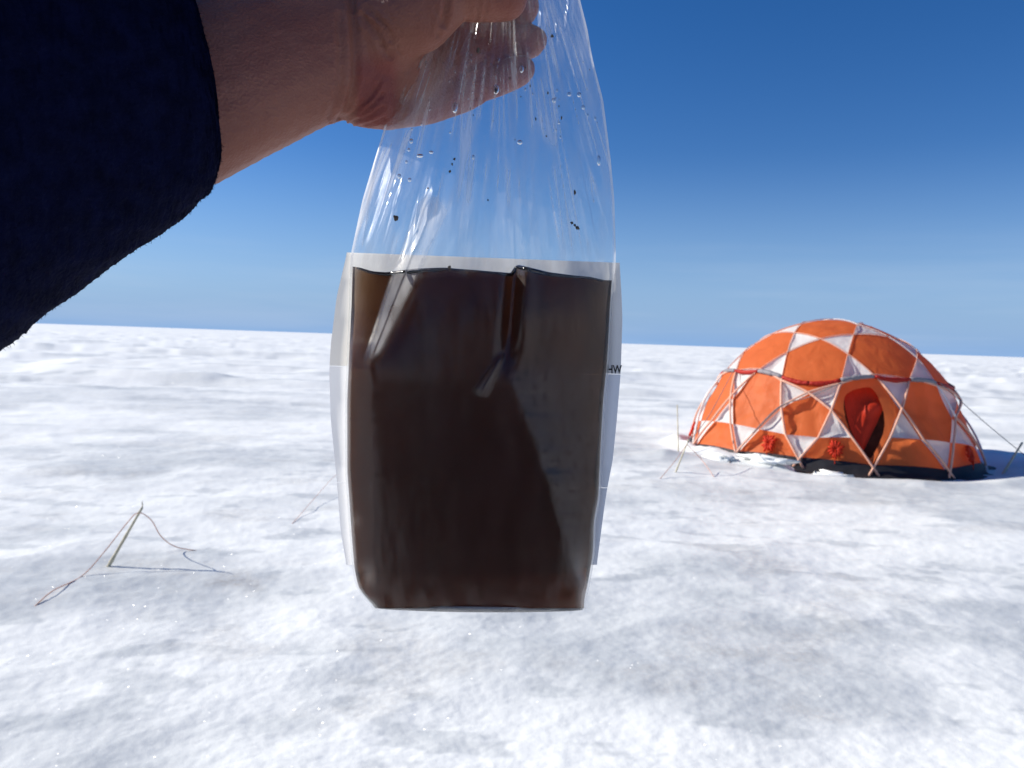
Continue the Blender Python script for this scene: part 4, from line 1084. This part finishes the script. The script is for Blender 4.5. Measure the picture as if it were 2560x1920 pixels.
    jb += chain([(v((0, -0.22, 1.44)), .10, .075, .05), (v((0, -0.22, 1.40)), .19, .115, .075), (v((0, -0.205, 1.2)), .19, .135, .1), (v((0, -0.205, .95)), .185, .135, .1), (v((0, -0.205, .84)), .19, .135, .06)], .3, W3)
    jb += chain([(SH_L, .075, .075, .075), (EL_L, .066, .066, .066), (at(-700, 455, .186), .060, .060, .060)], .3, W3)
    jb += chain([(v((0.21, -0.19, 1.38)), .075, .075, .075), (v((0.28, -0.10, 1.20)), .062, .062, .062), (v((0.15, -0.03, 1.41)), .045, .045, .045)], .3, W3)
    jb += chain([(v((0, -0.215, 1.50)), .082, .08, .03), (v((0, -0.215, 1.45)), .088, .085, .03)], .3, W3)
    jme = blob_mesh(jb, 0.008, 4)
    nj = len(jme.vertices); jco = np.empty(nj*3); jme.vertices.foreach_get('co', jco); jco = jco.reshape(-1, 3)
    jf = [tuple(p.vertices) for p in jme.polygons]; bpy.data.meshes.remove(jme)
    sf = grid_faces(nr, sl_n, True)
    jacket = mesh_obj('jacket', [tuple(x) for x in np.vstack([jco, Vr.reshape(-1, 3)])], jf+[tuple(int(i)+nj for i in f) for f in sf], M_fleece)
    rel(jacket, person)
    # loose fleece fibres along the sleeve
    idx = _rs.randint(0, sl_n*nr, 9000); Vp = Vr.reshape(-1, 3)[idx]; On = out_.reshape(-1, 3)[idx]
    Vh, Fh = [], []
    ln = _rs.uniform(.0004, .0016, len(idx)); jit = _rs.randn(len(idx), 3)*0.6
    for k in range(len(idx)):
        b_ = Vp[k]; t_ = On[k]+jit[k]; t_ /= np.linalg.norm(t_); s_ = np.cross(t_, (0.3, 0.5, 0.8)); s_ /= np.linalg.norm(s_)
        w_ = np.cross(t_, s_); o = len(Vh)
        for m_ in range(3):
            a_ = m_*2.0944; Vh.append(b_+(s_*math.cos(a_)+w_*math.sin(a_))*0.00012)
        Vh.append(b_+t_*ln[k]); Fh += [(o, o+1, o+3), (o+1, o+2, o+3), (o+2, o, o+3)]
    fz = mesh_obj('fleece_fuzz', np.array(Vh), np.array(Fh), M_fleece, None, False); rel(fz, jacket); fz['kind'] = 'stuff'
    # trousers, boots, knitted hat
    tr_ = []
    tr_ += chain([(v((0, -0.205, .93)), .165, .125, .06), (v((0, -0.205, .84)), .17, .125, .06)], .3, W3)
    for sx_ in (-1, 1): tr_ += chain([(v((sx_*.09, -0.21, .84)), .1, .105, .09), (v((sx_*.10, -0.20, .5)), .078, .083, .08), (v((sx_*.11, -0.22, .16)), .068, .07, .06)], .3, W3)
    tm = blob_mesh(tr_, 0.009, 4); tm.materials.append(M_trouser); rel(link(bpy.data.objects.new('trousers', tm)), person)
    for sx_ in (-1, 1):
        bo = chain([(v((sx_*.11, -0.23, .20)), .062, .065, .05), (v((sx_*.11, -0.23, .065)), .06, .075, .055), (v((sx_*.115, -0.12, .05)), .058, .07, .045)], .3, W3)
        bm_ = blob_mesh(bo, 0.007, 3); bm_.materials.append(M_boot); rel(link(bpy.data.objects.new('boot', bm_)), person)
    hm = blob_mesh(chain([(v((0, -0.215, 1.685)), .09, .108, .055), (v((0, -0.22, 1.72)), .082, .1, .06)], .3, W3), 0.006, 3); hm.materials.append(M_fleece)
    rel(link(bpy.data.objects.new('knitted_hat', hm)), person)
    return person
person = build_person()
